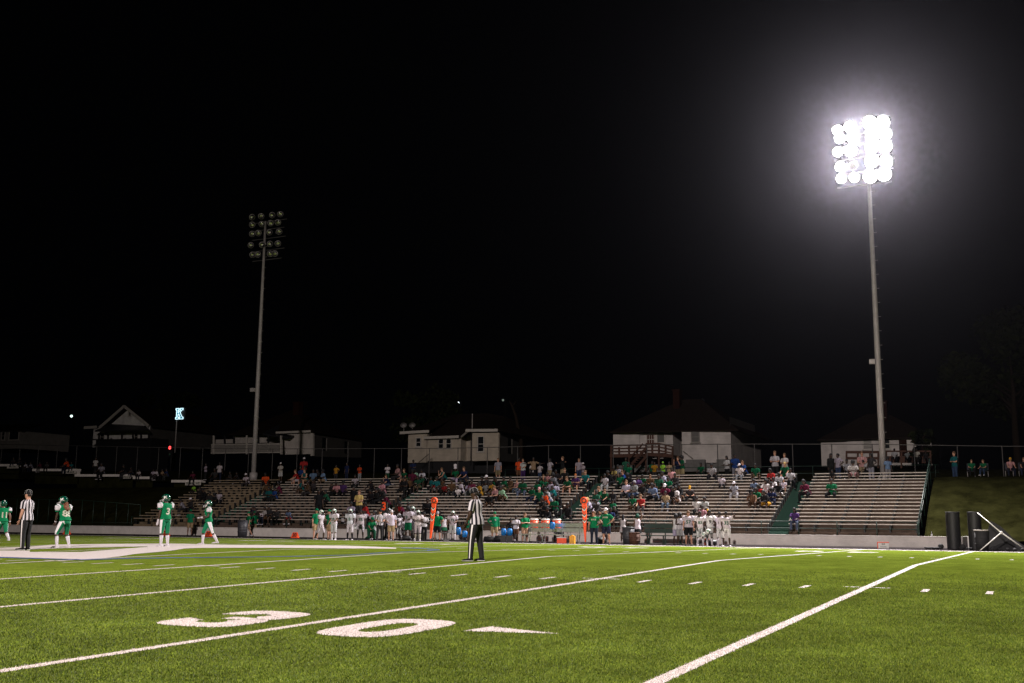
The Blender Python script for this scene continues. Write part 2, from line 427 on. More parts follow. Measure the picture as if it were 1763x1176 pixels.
logo = MB()
def strip(mb, cols, mi=0, lift=.0065):
    q = [(gnd(x, a), gnd(x, b)) for x, a, b in cols]
    for (t0, b0), (t1, b1) in zip(q, q[1:]):
        paint(mb, [(b0.x, b0.y), (b1.x, b1.y), (t1.x, t1.y), (t0.x, t0.y)], lift, mi, False)
strip(logo, [(-60, 943.5, 947), (0, 943.5, 946.8), (50, 941.5, 946.2), (102, 937.8, 944.2), (187, 936.6, 942.5), (253.5, 936.2, 941.3)])
strip(logo, [(-60, 948, 958), (0, 948.2, 959.2), (51, 948.2, 960.7), (51.3, 950.7, 960.7), (92, 951, 962), (141, 950.7, 963.4), (170, 948.5, 962.4), (204, 946, 958.6), (233, 943.6, 954.1), (253.5, 942.0, 952.2)])
strip(logo, [(253.5, 936.2, 952.2), (272, 936.1, 950.6), (300, 936.2, 947.6), (317, 936.5, 944.8), (334, 937, 943.9), (395, 938.2, 943.4), (470, 938.6, 943.5), (600, 940.0, 944.3), (640, 941.4, 944.6), (682, 943.2, 945)])
strip(logo, [(-60, 958.3, 959.4), (0, 959.6, 960.6), (92, 962.4, 963.3), (141, 963.8, 964.7), (204, 961.8, 962.7), (300, 960.2, 961.1), (420, 959.2, 959.9), (520, 957.6, 958.3), (600, 955.7, 956.3), (690, 950.5, 951), (735, 948.2, 948.7), (736, 947.2, 948.7), (757, 947.0, 947.4)], 1)
strip(logo, [(690, 943.4, 944), (720, 944, 944.7), (745, 945.2, 946.0), (757, 946.6, 947.0)], 1)
tag(logo.build('midfield_logo', ['paint_white', 'paint_blue']), kind='structure')

# turf fibres standing on the near part of the field, white where the paint is
def in_marks(x, y):
    hit = np.zeros(len(x), bool)
    kx = (x-X0)/YD; fx = np.abs(kx-np.round(kx))*YD
    hit |= (fx < .068)
    for p in MARKS:
        bx0, by0 = p.min(0); bx1, by1 = p.max(0)
        idx = np.nonzero((x > bx0) & (x < bx1) & (y > by0) & (y < by1))[0]
        if not len(idx): continue
        px, py = x[idx], y[idx]; c = np.zeros(len(idx), bool); j = len(p)-1
        for i in range(len(p)):
            xi, yi, xj, yj = p[i][0], p[i][1], p[j][0], p[j][1]
            if yi != yj: c ^= ((yi > py) != (yj > py)) & (px < (xj-xi)*(py-yi)/(yj-yi)+xi)
            j = i
        hit[idx] |= c
    return hit
NB = 620000
dist = 4.6*np.exp(rng.random(NB)*math.log(26/4.6))           # log-uniform in depth
ang = YAW + math.radians(29)*(rng.random(NB)*2-1)
px = -np.sin(ang)*dist; py = CAM.y+np.cos(ang)*dist
ok = (py > .5) & (py < 24) & (rng.random(NB) < (24-dist)/9); px, py, dist = px[ok], py[ok], dist[ok]; n = len(px)
jw = in_marks(px + rng.normal(0, .006, n), py + rng.normal(0, .006, n))
hgt = .011+.013*rng.random(n); hgt[jw] *= .8
wid = .0022*(.6+dist/6); la = rng.random(n)*2*math.pi; ln = rng.random(n)*.018; ln[jw] *= .5
ta = rng.random(n)*math.pi
z0 = (py-YC)*S1
V = np.empty((n, 3, 3), np.float32)
V[:, 0] = np.stack([px-np.cos(ta)*wid, py-np.sin(ta)*wid, z0], 1); V[:, 1] = np.stack([px+np.cos(ta)*wid, py+np.sin(ta)*wid, z0], 1)
V[:, 2] = np.stack([px+np.cos(la)*ln, py+np.sin(la)*ln, z0+hgt], 1)
me = bpy.data.meshes.new('turf_fibres'); me.vertices.add(3*n); me.vertices.foreach_set('co', V.ravel())
me.loops.add(3*n); me.loops.foreach_set('vertex_index', np.arange(3*n, dtype=np.int32))
me.polygons.add(n); me.polygons.foreach_set('loop_start', np.arange(0, 3*n, 3, dtype=np.int32))
me.materials.append(MT['blade']); me.materials.append(MT['blade_white'])
me.polygons.foreach_set('material_index', jw.astype(np.int32)); me.update(calc_edges=True)
tag(inst('turf_fibres', me), 'short green turf fibres on the near field', kind='stuff')

# low wall, banks, walkway, hill
def wall_y(x): return 56.0
wl = MB()
wl.bx(-130, -1.25, 56.0, 56.3, -.6, .24)
o = wl.build('retaining_wall', 'wall'); tag(o, 'long low white concrete wall behind the far sideline', 'wall')
cp = MB(); cp.bx(-130, -1.2, 55.97, 56.36, .24, .285); cp.build('wall_cap', 'wall', o)
wj = MB()
for i in range(52): wj.bx(-129+i*2.44-.012, -129+i*2.44+.012, 55.992, 56.01, -.25, .238)
wj.build('wall_joint', 'wall', o)
def slope(x): return -.0243*(x+16)                       # the top walkway falls gently to the right
bank = MB()
def grid(mb, xs, prof, mi=0, jit=.05):
    vs = []; nx = len(xs); ny = len(prof)
    for i, (y, zf) in enumerate(prof):
        for x in xs: vs.append((x, y, zf(x)+(random.uniform(-jit, jit) if 0 < i < ny-1 else 0)))
    fs = [(i*nx+j, i*nx+j+1, (i+1)*nx+j+1, (i+1)*nx+j) for i in range(ny-1) for j in range(nx-1)]
    mb.add(vs, fs, mi, smooth=True)
xsr = list(np.arange(-5.15, 60, .6))
grid(bank, xsr, [(56.3, lambda x: .1), (57.2, lambda x: .38), (58.5, lambda x: .95), (60, lambda x: 1.6), (61.5, lambda x: 2.2), (63, lambda x: 2.8), (64.4, lambda x: 3.3), (65.4, lambda x: 3.56), (66, lambda x: 3.62)], jit=.07)
tag(bank.build('grass_bank', 'bank'), 'grass bank to the right of the bleachers', kind='structure')
bank = MB(); xsl = list(np.arange(-190, -59, 1.5))+[-59.05]
LZ = lambda x: 4.35-.035*(x+59)
grid(bank, xsl, [(56.3, lambda x: .1), (58, lambda x: .8), (60, lambda x: 1.7), (62, lambda x: 2.6), (64, lambda x: 3.0), (65.3, lambda x: 3.3+.0*x), (65.9, lambda x: 3.4)], jit=.09)
tag(bank.build('grass_bank', 'bank'), 'dark grass bank to the left of the bleachers', kind='structure')
wk = MB()
grid(wk, [-59.05, -50, -40, -30, -20, -10, -5.15], [(65.15, lambda x: 3.43), (68.4, lambda x: 3.43+.3*slope(x)+.1)], jit=0)
grid(wk, [-5.15, 10, 60], [(65.9, lambda x: 3.6), (68.4, lambda x: 3.55)], jit=0)
grid(wk, [-190, -100, -59.05], [(65.9, lambda x: LZ(x)-.47), (68.4, lambda x: LZ(x)-.3)], jit=0)
tag(wk.build('walkway', 'bank'), 'walkway along the top of the stands', kind='structure')
hill = MB()
grid(hill, list(range(-330, 160, 10)), [(68.4, lambda x: 3.4+.012*max(0, -x-30)), (76, lambda x: 4.4+.012*max(0, -x-30)), (84, lambda x: 4.9+.015*max(0, -x-30)), (100, lambda x: 5.2+.018*max(0, -x-30)), (130, lambda x: 6.5+.02*max(0, -x-30)), (220, lambda x: 9+.02*max(0, -x-30))], jit=.12)
tag(hill.build('hillside', 'bank'), 'dark ground rising behind the stands', kind='structure')

# ------------------------------------------------------------------ bleachers
BY, BD, BZ, BH, NR = 56.66, .55, .875, .2, 16
SECT = [(-58.9, -52.5), (-51.4, -39.25), (-38.25, -26.15), (-25.13, -13.0), (-11.9, -5.45)]
SNAME = ['leftmost', 'second', 'middle', 'fourth', 'rightmost']
row_y = lambda i: BY+i*BD
row_z = lambda i: BZ+i*BH
TREAD = -.44
for si, (a, b) in enumerate(SECT):
    root = empty('bleacher_section', (a, BY, 0), 0, ['leftmost bleacher section with tan risers in dim light', 'second bleacher section from the left with long bare benches', 'middle bleacher section behind the player benches', 'fourth bleacher section below the white house with the deck', 'rightmost bleacher section beside the grass bank'][si], 'bleachers', 'bleacher sections behind the wall')
    st = MB(); w = b-a
    for i in range(NR):                                        # stepped concrete
        z1 = row_z(i)+TREAD
        st.bx(0, w, i*BD-.12, i*BD+BD-.12, -.3, z1)
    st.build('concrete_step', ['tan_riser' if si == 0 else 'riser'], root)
    bme = MB(); bme.bx(0, w, -.13, .12, -.045, 0); bme.bx(0, w, -.145, -.13, -.048, .003)
    bm = bme.mesh('seat_board', [('dim_tan_board', 'dimmed_board', 'board', 'board', 'board')[si]])
    for i in range(NR):
        inst('seat_board', bm, root, (0, i*BD, row_z(i)))
    br = MB(); nb = max(2, int(round(w/1.22)))
    for i in range(NR):
        for k in range(nb+1):
            x = .04+(w-.08)*k/nb
            br.bx(x-.035, x+.035, i*BD-.06, i*BD+.10, row_z(i)+TREAD, row_z(i)-.046)
    tag(br.build('seat_bracket', 'black', root), kind='stuff')
    if si == 4:                                                # end guard rail
        er = MB(); x = w+.12
        er.tube([(x, -.4, BZ+.25), (x, 8.3, row_z(15)+.75)], .03); er.tube([(x, -.4, BZ-.1), (x, 8.3, row_z(15)+.35)], .022)
        for k in range(6): er.tube([(x, -.4+k*1.74, .1+k*.6), (x, -.4+k*1.74, BZ+.25+k*.7)], .025)
        er.build('guard_rail', 'green_paint', root)
sm = MB(); sm.bx(0, .86, 0, .28, -.3, 0); smesh = sm.mesh('step', ['green_floor'])
for k in range(4):
    a = SECT[k][1]+.02; b = SECT[k+1][0]-.02
    root = empty('aisle_stairs', (a, BY, 0), 0, ['green aisle stairs beside the leftmost bleacher section', 'green aisle stairs left of the middle bleacher section', 'green aisle stairs right of the middle bleacher section', 'green aisle stairs beside the rightmost bleacher section'][k], 'stairs', 'green aisle stairs between bleachers')
    for i in range(30):
        inst('step', smesh, root, (0, -.2+i*.28, .42+i*.102), scale=((b-a)/.86, 1, 1))
fr = empty('front_railing', (-59, 56.42, 0), 0, 'dark green pipe railing along the foot of the bleachers', 'railing')
ln_ = MB()
for z in (.62, .98): ln_.tube([(0, 0, z), (53.6, 0, z)], .022, 6)
ln_.build('rail', 'green_paint', fr)
pm = MB(); pm.tube([(0, 0, .2), (0, 0, 1.0)], .027, 6); pmm = pm.mesh('post', ['green_paint'])
for i in range(28): inst('post', pmm, fr, (i*1.985, 0, 0))

# chain link fence behind the walkway
_fp = sorted((at(a, b, 67.6).x, at(a, b, 67.6).z) for a, b in ((0, 765), (250, 770), (450, 773), (760, 772), (860, 770), (950, 767), (1300, 764.5), (1500, 765), (1736, 768.5)))
MT['dull_galv'] = mat('dull_galv', (.065, .06, .06), .7, .1, noise=(3, .2))
def fz(x): return float(np.interp(x, [q[0] for q in _fp], [q[1] for q in _fp]))
fe = empty('chain_link_fence', (-16.19, 67.6, 0), 0, 'tall grey chain link fence behind the top of the stands', 'fence')
pf = MB(); pf.tube([(0, 0, -2.6), (0, 0, .03)], .032, 6); pfm = pf.mesh('post', ['dull_galv'])
for i in range(-36, 12):
    x = i*2.45; inst('post', pfm, fe, (x, 0, fz(x-16.19)))
rl = MB(); rl.tube([(q[0]+16.19, 0, q[1]) for q in _fp]+[(27, 0, _fp[-1][1]-.2)], .026, 6); rl.build('top_rail', 'dull_galv', fe)
# low rail where people lean, behind the upper row
lf = empty('walkway_railing', (-34, 66.95, 0), 0, 'low dark green railing behind the topmost bench', 'railing')
lr = MB()
for z in (.55, 1.0): lr.tube([(0, 0, 3.5+z), (29, 0, 3.4+z)], .02, 6)
lr.build('rail', 'green_paint', lf)
pm = MB(); pm.tube([(0, 0, 3.4), (0, 0, 4.5)], .024, 6); pmm = pm.mesh('post', ['green_paint'])
for i in range(13): inst('post', pmm, lf, (i*2.4, 0, -.004*i*2.4))
# green fence at the foot of the left bank
gf = empty('green_wire_fence', (-110, 57.1, 0), 0, 'dark green wire fence at foot of left grass bank', 'fence')
_ga = [(at(a, b, 57.1).x+110, at(a, b, 57.1).z) for a, b in ((-40, 857), (60, 859.5), (140, 861), (242, 869))]
g = MB(); g.tube([(a, 0, b) for a, b in _ga], .02, 6); g.tube([(_ga[0][0], 0, .6), (_ga[-1][0], 0, .5)], .012, 5)
g.build('top_rail', 'green_paint', gf)
for i in range(16):
    x = _ga[0][0]+(_ga[-1][0]-_ga[0][0])*i/15; q = MB(); zt = float(np.interp(x, [a for a, b in _ga], [b for a, b in _ga])); q.tube([(x, 0, .1), (x, 0, zt)], .026, 6); q.build('post', 'green_paint', gf)

# ------------------------------------------------------------------ floodlight towers
LAMP = MB()
LAMP.loft([((0, .0, 0), (0, 1, 0), .29, .29), ((0, .06, 0), (0, 1, 0), .285, .285), ((0, .22, 0), (0, 1, 0), .2, .2), ((0, .34, 0), (0, 1, 0), .1, .1), ((0, .52, 0), (0, 1, 0), .09, .09)], 20)
lamp_body = LAMP.mesh('lamp_body', ['galv'])
RIM = MB(); RIM.loft([((0, -.012, 0), (0, 1, 0), .30, .30), ((0, .03, 0), (0, 1, 0), .31, .31)], 20); rim = RIM.mesh('lamp_rim', ['galv'])
def lens_mesh(m, name):
    q = MB(); q.loft([((0, -.055, 0), (0, 1, 0), .03, .03), ((0, -.045, 0), (0, 1, 0), .14, .14), ((0, -.014, 0), (0, 1, 0), .27, .27)], 20); return q.mesh(name, [m])
lens_on = lens_mesh('lens_on', 'lens'); lens_off = lens_mesh('lens_off', 'lens')
def tower(name, base, ztop, pts, Yf, on, label, off=()):
    """pts: photograph positions of the lamps, set in the plane Y = Yf"""
    root = empty(name, base, 0, label, 'floodlight', 'stadium floodlight towers')
    p = MB(); h = ztop-base[2]
    p.tube([(0, 0, -.3), (0, 0, h*.35), (0, 0, h*.7), (0, 0, h)], [.20, .17, .13, .085], 16)
    p.tube([(0, 0, -.3), (0, 0, .35)], .32, 16)
    p.build('pole', 'galv', root)
    W3 = [at(x, y, Yf) for x, y in pts]; rows = [W3[i:i+4] for i in range(0, 20, 4)]
    for r in rows:
        z = sum(v.z for v in r)/4 - .38; xs = [v.x for v in r]
        a = MB(); a.beam((min(xs)-base[0]-.35, .05, z-base[2]), (max(xs)-base[0]+.35, .05, z-base[2]), .06, .06); a.build('crossarm', 'dull_galv' if not on else 'galv', root)
    k = 0
    for r in rows:
        for v in r:
            lb = inst('lamp', lamp_body, root, (v.x-base[0], Yf-base[1], v.z-base[2]))
            aim = Vector((-14, 22, 0))-v; aim.x += random.uniform(-14, 14); aim.y += random.uniform(-14, 14)
            lb.rotation_euler = (-aim).to_track_quat('Y', 'Z').to_euler()
            inst('lamp_rim', rim, lb); inst('lens', lens_on if (on and k not in off) else lens_off, lb)
            if not on: lb.scale = (.85,)*3
            if on: lb.scale = (1.55,)*3 if k % 4 > 1 else ((1.42,)*3 if k in (1, 5, 9) else (1.15,)*3)  # lit lamps enlarged so their discs imitate merging glare
            k += 1
    for z in (at(1497, 622, 66).z if on else at(439, 672, 67).z,):
        j = MB(); j.box((-.30, -.22, z-base[2]), (.34, .30, .30)); j.tube([(-.2, -.1, z-base[2]), (0, 0, z-base[2])], .035); j.build('junction_box', 'galv', root)
    lad = MB()
    for i in range(int((h-4)/.9)): lad.beam((.12, .02, 3+i*.9), (.30, .02, 3+i*.9), .02, .02)
    tag(lad.build('climbing_peg', 'galv', root), kind='stuff')
    return root
z5 = lambda q: (1340+q[0]/5.877, 160+q[1]/5.877)
PR = [z5(q) for q in [(598, 375), (727, 345), (925, 300), (1062, 292), (622, 462), (755, 452), (950, 410), (1078, 412), (602, 597), (735, 585), (945, 545), (1078, 540), (628, 748), (747, 730), (945, 690), (1092, 690), (636, 866), (768, 855), (930, 845), (1072, 822)]]
tower('lit_floodlight_tower', (-8.12, 66.5, 3.4), 26.4, PR, 66.0, True, 'tall floodlight tower with all lamps glowing white, right of frame', off=(13,))
z6 = lambda q: (400+q[0]/10.69, 350+q[1]/10.69)
PL = [z6(q) for q in [(365, 255), (530, 240), (735, 218), (882, 203), (365, 395), (542, 385), (705, 365), (838, 352), (365, 565), (478, 548), (685, 535), (860, 525), (343, 772), (548, 765), (693, 748), (838, 742), (372, 948), (470, 945), (695, 930), (782, 925)]]
tower('dark_floodlight_tower', (-56.75, 67.0, 4.2), 25.6, PL, 66.6, False, 'tall floodlight tower with unlit lamps, left of frame')

# ------------------------------------------------------------------ houses
def Wp(x, y, Y): return at(x, y, Y)
def add_window(root, name, x0, x1, y0, y1, Y, O, rows=2, cols=1, frame='trim', glassm='glass', out=.05):
    a = Wp(x0, y1, Y); b = Wp(x1, y0, Y); w = b.x-a.x; h = b.z-a.z
    cx, cz = (a.x+b.x)/2, (a.z+b.z)/2
    f = MB(); t = .08
    for s in (-1, 1):
        f.box((s*(w/2+t/2), -out, 0), (t, .08, h+2*t)); f.box((0, -out, s*(h/2+t/2)), (w, .08, t))
    for i in range(1, rows): f.box((0, -out, -h/2+h*i/rows), (w, .06, .05))
    for i in range(1, cols): f.box((-w/2+w*i/cols, -out+.005, 0), (.04, .05, h))
    f.box((0, -out-.02, -h/2-t-.03), (w+.3, .14, .06))
    fo = f.build(name, frame, root, (cx-O.x, Y-O.y, cz-O.z))
    g = MB(); g.box((0, -.012, 0), (w, .02, h)); g.build('pane', glassm, fo)
    return fo
MT['reddish_lit_glass'] = mat('reddish_lit_glass', (.10, .045, .035), .25)  # lit panes: their reddish glow is put into the glass colour
MT['grey_blind'] = mat('grey_blind', (.10, .095, .09), .5)
def hip_roof(mb, x0, x1, y0, y1, z, h, inset_x, over=.4, mi=0, ridge=None):
    x0 -= over; x1 += over; y0 -= over; y1 += over
    a = [(x0, y0, z), (x1, y0, z), (x1, y1, z), (x0, y1, z)]
    rx0, rx1 = (x0+inset_x[0], x1-inset_x[1]); ym = (y0+y1)/2
    v = a+[(rx0, ym, z+h), (rx1, ym, z+h)]+[(p[0], p[1], z-.16) for p in a]
    mb.add(v, [(0, 1, 5, 4), (1, 2, 5), (2, 3, 4, 5), (3, 0, 4), (7, 6, 0, 1)[::-1][:4] if False else (6, 7, 1, 0), (7, 8, 2, 1), (8, 9, 3, 2), (9, 6, 0, 3), (9, 8, 7, 6)], mi)
def chimney(root, O, x0, x1, y0, y1, Y):
    a, b = Wp(x0, y1, Y), Wp(x1, y0, Y); c = MB(); c.bx(a.x-O.x, b.x-O.x, Y-O.y-.4, Y-O.y+.4, a.z-O.z-.8, b.z-O.z); c.bx(a.x-O.x-.08, b.x-O.x+.08, Y-O.y-.48, Y-O.y+.48, b.z-O.z, b.z-O.z+.12)
    c.build('chimney', 'brick', root)
def wallbox(mb, x0, x1, y0, y1, Y, Y2, O, mi=0):
    a, b = Wp(x0, y1, Y), Wp(x1, y0, Y); mb.bx(a.x-O.x, b.x-O.x, Y-O.y, Y2-O.y, a.z-O.z, b.z-O.z, mi); return a, b

# beige house in the middle
O = Wp(780, 797, 90); O.z = 5.2
h3 = empty('beige_house', O, 0, 'beige sided house with three windows and grey fascia behind the middle bleachers', 'house')
m = MB()
wallbox(m, 702, 735, 745.5, 797, 90, 97, O); wallbox(m, 735.02, 793.5, 753.5, 794.5, 90, 97, O)
wallbox(m, 812.7, 858.6, 744, 793.7, 88.4, 88.7, O); wallbox(m, 794.2, 812.6, 748, 793.7, 91.2, 97, O)
m.build('wall', 'beige', h3)
fd = MB(); a = Wp(702, 797, 90.3); b = Wp(858, 794, 90.3); fd.bx(a.x-O.x+.1, b.x-O.x-.1, .3, 9, -1, a.z-O.z+.02); fd.build('foundation', 'black', h3)
fa = MB()
def fascia(mb, x0, y0, x1, y1, Y, O, t=.26, over=.5):
    a, b = Wp(x0, y0, Y), Wp(x1, y1, Y); mb.beam((a.x-O.x, Y-O.y-over, a.z-O.z), (b.x-O.x, Y-O.y-over, b.z-O.z), .08, t)
fascia(fa, 693, 746, 743, 743.2, 90, O); fascia(fa, 734, 754.5, 794, 752.6, 90, O); fascia(fa, 806, 741.8, 861, 741.4, 88.4, O)
a, b = Wp(794, 752.4, 89.5), Wp(806.5, 742, 87.9); fa.beam(a-O, b-O, .08, .2)
fa.build('fascia', 'trim', h3)
rf = MB()
a = Wp(693, 744, 90); b = Wp(861, 740, 90); ap = Wp(800, 712, 95)
def quad_roof(mb, pts, thick=.12, mi=0):
    n = len(pts); v = [tuple(p) for p in pts]+[(p[0], p[1], p[2]-thick) for p in pts]
    mb.add(v, [tuple(range(n)), tuple(reversed(range(n, 2*n)))]+[(i, n+i, n+(i+1) % n, (i+1) % n) for i in range(n)], mi)
e1 = Wp(693, 744.5, 89.5)-O; e2 = Wp(735, 742.4, 89.5)-O; e3 = Wp(735, 752.8, 89.5)-O; e4 = Wp(794, 751.2, 89.5)-O; e5 = Wp(806, 740.6, 87.9)-O; e6 = Wp(861, 740.2, 87.9)-O
r1 = Vector((e1.x+3, 5, e1.z+2.2)); r2 = Vector((e6.x-3, 5, e6.z+2.0))
quad_roof(rf, [e1, e2, Vector((e2.x+.5, 5, r1.z)), r1]); quad_roof(rf, [e3, e4, Vector((e4.x, 5, r1.z)), Vector((e3.x+.5, 5, r1.z))])
quad_roof(rf, [e4, e5, r2, Vector((e4.x, 5, r1.z))]); quad_roof(rf, [e5, e6, r2]); quad_roof(rf, [e6, Vector((e6.x, 12, e6.z)), r2]); quad_roof(rf, [Vector((e1.x, 12, e1.z)), e1, r1]); quad_roof(rf, [Vector((e6.x, 12, e6.z)), Vector((e1.x, 12, e1.z)), r1, r2])
rf.build('roof', 'roof', h3)
add_window(h3, 'window', 717.3, 724.6, 754.5, 768.6, 90, O); add_window(h3, 'window', 755.8, 763.6, 757, 771.5, 90, O); add_window(h3, 'window', 769, 776.8, 756.6, 771.3, 90, O); add_window(h3, 'window', 823.3, 833, 752.2, 777, 88.4, O)
# its darker side wall with one window
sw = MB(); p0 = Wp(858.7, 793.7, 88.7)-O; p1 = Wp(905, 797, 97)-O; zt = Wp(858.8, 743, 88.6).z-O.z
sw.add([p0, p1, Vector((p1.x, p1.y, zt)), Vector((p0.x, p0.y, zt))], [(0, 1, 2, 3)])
sw.build('side_wall', 'shaded_siding', h3)
wf = MB(); d = (p1-p0).normalized(); nn = Vector((d.y, -d.x, 0)).normalized()
for s0, s1, mi in ((.30, .42, 1), (.42, .47, 0)):
    a = p0.lerp(p1, s0)+nn*.06; b = p0.lerp(p1, s1)+nn*.06; zl, zh = Wp(870, 779, 90).z-O.z, Wp(870, 752, 90).z-O.z
    wf.add([Vector((a.x, a.y, zl)), Vector((b.x, b.y, zl)), Vector((b.x, b.y, zh)), Vector((a.x, a.y, zh))], [(0, 1, 2, 3)], mi)
wf.build('window', ['trim', 'glass'], h3)
vp = MB(); a = Wp(813, 737, 89)-O; vp.tube([a-Vector((0, 0, .6)), a+Vector((0, 0, 1.4))], .05); vp.build('vent_pipe', 'galv', h3)
dp = MB(); a = Wp(811.5, 744, 88.2)-O; dp.tube([a, a-Vector((0, 0, 3.2))], .06); dp.build('downspout', 'black', h3)
for i, (x, y) in enumerate(((695, 733), (710, 733))):
    c = Wp(x, y, 92); q = empty('satellite_dish', c, 0, ['left satellite dish on the beige house roof', 'right satellite dish on the beige house roof'][i], 'satellite dish', 'satellite dishes')
    w_ = MB(); w_.loft([((0, 0, 0), (-.3, 1, -.4), .05, .05), ((.02, -.05, .02), (-.3, 1, -.4), .26, .22), ((.05, -.13, .06), (-.3, 1, -.4), .36, .3)], 14); w_.build('dish', 'galv', q)
    w_ = MB(); w_.tube([(0, 0, 0), (0, .1, -.9)], .03); w_.tube([(0, 0, -.1), (.2, -.5, 0)], .015); w_.build('mast', 'galv', q)
st = empty('stair_railing', Wp(731, 797, 88), 0, 'black slanted stair railing against the beige house wall', 'railing')
q = MB(); O2 = st.location; a = Wp(721, 796, 88)-O2; b = Wp(739, 781, 88)-O2; q.tube([a, b], .03); q.tube([b, b-Vector((0, 0, 1))], .03)
for i in range(9):
    p = a.lerp(b, i/8); q.tube([p, (p.x, p.y, a.z-.1)], .018, 4)
q.build('baluster', 'black', st)

# white house with the brown deck
O = Wp(1160, 797, 88); O.z = 5.0
h4 = empty('white_house', O, 0, 'white clapboard house with dark hip roof and brown timber deck', 'house')
m = MB(); wallbox(m, 1056, 1101, 743.5, 786, 88, 98, O); wallbox(m, 1101.1, 1158.4, 746.5, 790, 88.15, 98, O); wallbox(m, 1174.8, 1257.8, 739.6, 797.5, 87, 98, O)
m.build('wall', 'white_siding', h4)
m = MB(); wallbox(m, 1158.5, 1174.6, 742, 800, 90.5, 97, O); m.build('recess_wall', 'grey_siding', h4)  # shade of the recess is put into this wall's grey colour
m = MB(); wallbox(m, 1181, 1213, 791, 812, 86.6, 87, O); wallbox(m, 1234, 1257, 790.5, 812, 86.6, 87, O); wallbox(m, 1056, 1257, 797.6, 816, 87.3, 97, O); m.build('foundation', 'block', h4)
m = MB(); a = Wp(1258, 797, 87)-O; m.add([a, a+Vector((.05, 9, 0)), a+Vector((.05, 9, 3.9)), a+Vector((0, 0, 3.9))], [(0, 1, 2, 3)]); m.build('side_wall', 'shaded_siding', h4)
rf = MB(); e1 = Wp(1050, 743.2, 87.4)-O; e2 = Wp(1270, 739.2, 86.5)-O; pk1 = Wp(1176, 688, 92)-O; pk2 = Wp(1206, 687, 92)-O
rf_pts = dict(a=e1, b=e2, c=Vector((e2.x, 12, e2.z)), d=Vector((e1.x, 12, e1.z)))
quad_roof(rf, [rf_pts['a'], rf_pts['b'], pk2, pk1]); quad_roof(rf, [rf_pts['b'], rf_pts['c'], pk2]); quad_roof(rf, [rf_pts['c'], rf_pts['d'], pk1, pk2]); quad_roof(rf, [rf_pts['d'], rf_pts['a'], pk1])
rf.build('roof', 'roof', h4); chimney(h4, O, 1161, 1171.5, 673, 693, 91)
fa = MB(); fascia(fa, 1101, 747, 1158, 744.5, 88.1, O, .12, .2); fa.build('fascia', 'galv', h4)
add_window(h4, 'window', 1114.6, 1126, 748.8, 764.8, 88.15, O, 2, 3, 'trim', 'reddish_lit_glass'); add_window(h4, 'window', 1132.3, 1143.8, 748, 761.8, 88.15, O, 1, 1, 'trim', 'grey_blind'); add_window(h4, 'window', 1191.8, 1203.4, 743.9, 761, 87, O, 2, 1, 'grey_siding', 'grey_blind')
dk = empty('timber_deck', Wp(1104, 806, 84.5), 0, 'dark brown timber deck with railing and stairs beside white house', 'deck')
O2 = dk.location; Yd = 84.5
def B(mb, x0, y0, x1, y1, w=.12, h=.12, Y=Yd, Y1=None):
    a, b = Wp(x0, y0, Y), Wp(x1, y1, Y1 or Y); mb.beam(a-O2, b-O2, w, h)
q = MB(); B(q, 1051, 785, 1112, 784, .3, .28); B(q, 1112, 782, 1158, 785, .3, .28); q.bx(Wp(1051, 785, Yd).x-O2.x, Wp(1158, 785, Yd).x-O2.x, .1, 2.4, Wp(1100, 785, Yd).z-O2.z-.05, Wp(1100, 785, Yd).z-O2.z+.05); q.build('platform', 'deck_wood', dk)
for x, y0, y1 in ((1052.5, 768, 812), (1066, 770, 785), (1083, 768, 812), (1112.5, 764, 812), (1134.5, 763, 810), (1158, 768, 810), (1146, 766, 784), (1123, 764, 784), (1097, 768, 785)):
    q = MB(); B(q, x, y0, x+.01, y1, .14, .14); q.build('post', 'deck_wood', dk)
q = MB(); 
for dy in (0, 5.5, 11): B(q, 1052, 767+dy, 1112, 766+dy, .08, .12)
for dy in (0, 6, 12): B(q, 1112, 764+dy, 1134, 763.5+dy, .08, .12); B(q, 1134, 763.5+dy, 1158, 769+dy*.95, .08, .12)
q.build('rail', 'deck_wood', dk)
q = MB(); B(q, 1088, 799, 1112, 772, .12, .2, 84.2); B(q, 1083, 790, 1107, 764, .1, .12, 84.1); B(q, 1095, 806, 1115, 784, .12, .2, 84.2)
for i in range(8):
    a = Wp(1089+i*3.1, 800-i*3.5, 84.2)-O2; q.box(a, (.5, .3, .05))
q.build('stairs', 'deck_wood', dk)
dsp = MB(); 
a = Wp(1176, 777, 86.9)-O; b = Wp(1193, 790, 86.9)-O; dsp.tube([a, b], .05); dsp.build('downspout', 'grey_siding', h4)

# right house behind the floodlight tower
O = Wp(1500, 800, 92); O.z = 4.6
h5 = empty('small_white_house', O, 0, 'small white house with brown door behind the lit floodlight pole', 'house')
m = MB(); wallbox(m, 1414.8, 1459, 756.5, 803, 92, 100, O); wallbox(m, 1459.1, 1602.8, 752, 803, 91.8, 100, O); m.build('wall', 'white_siding', h5)
rf = MB(); e1 = Wp(1407, 757, 91.3)-O; e2 = Wp(1606, 751.5, 91.3)-O; pk1 = Wp(1492, 713, 96)-O; pk2 = Wp(1528, 712, 96)-O; c = Vector((e2.x, 9, e2.z)); d = Vector((e1.x, 9, e1.z))
quad_roof(rf, [e1, e2, pk2, pk1]); quad_roof(rf, [e2, c, pk2]); quad_roof(rf, [c, d, pk1, pk2]); quad_roof(rf, [d, e1, pk1]); rf.build('roof', 'roof', h5)
chimney(h5, O, 1518.5, 1527, 693, 715, 95)
add_window(h5, 'window', 1487.5, 1500, 755.8, 772.5, 91.8, O, 6, 1, 'trim', 'grey_blind'); add_window(h5, 'window', 1523, 1531, 756, 772, 91.8, O)
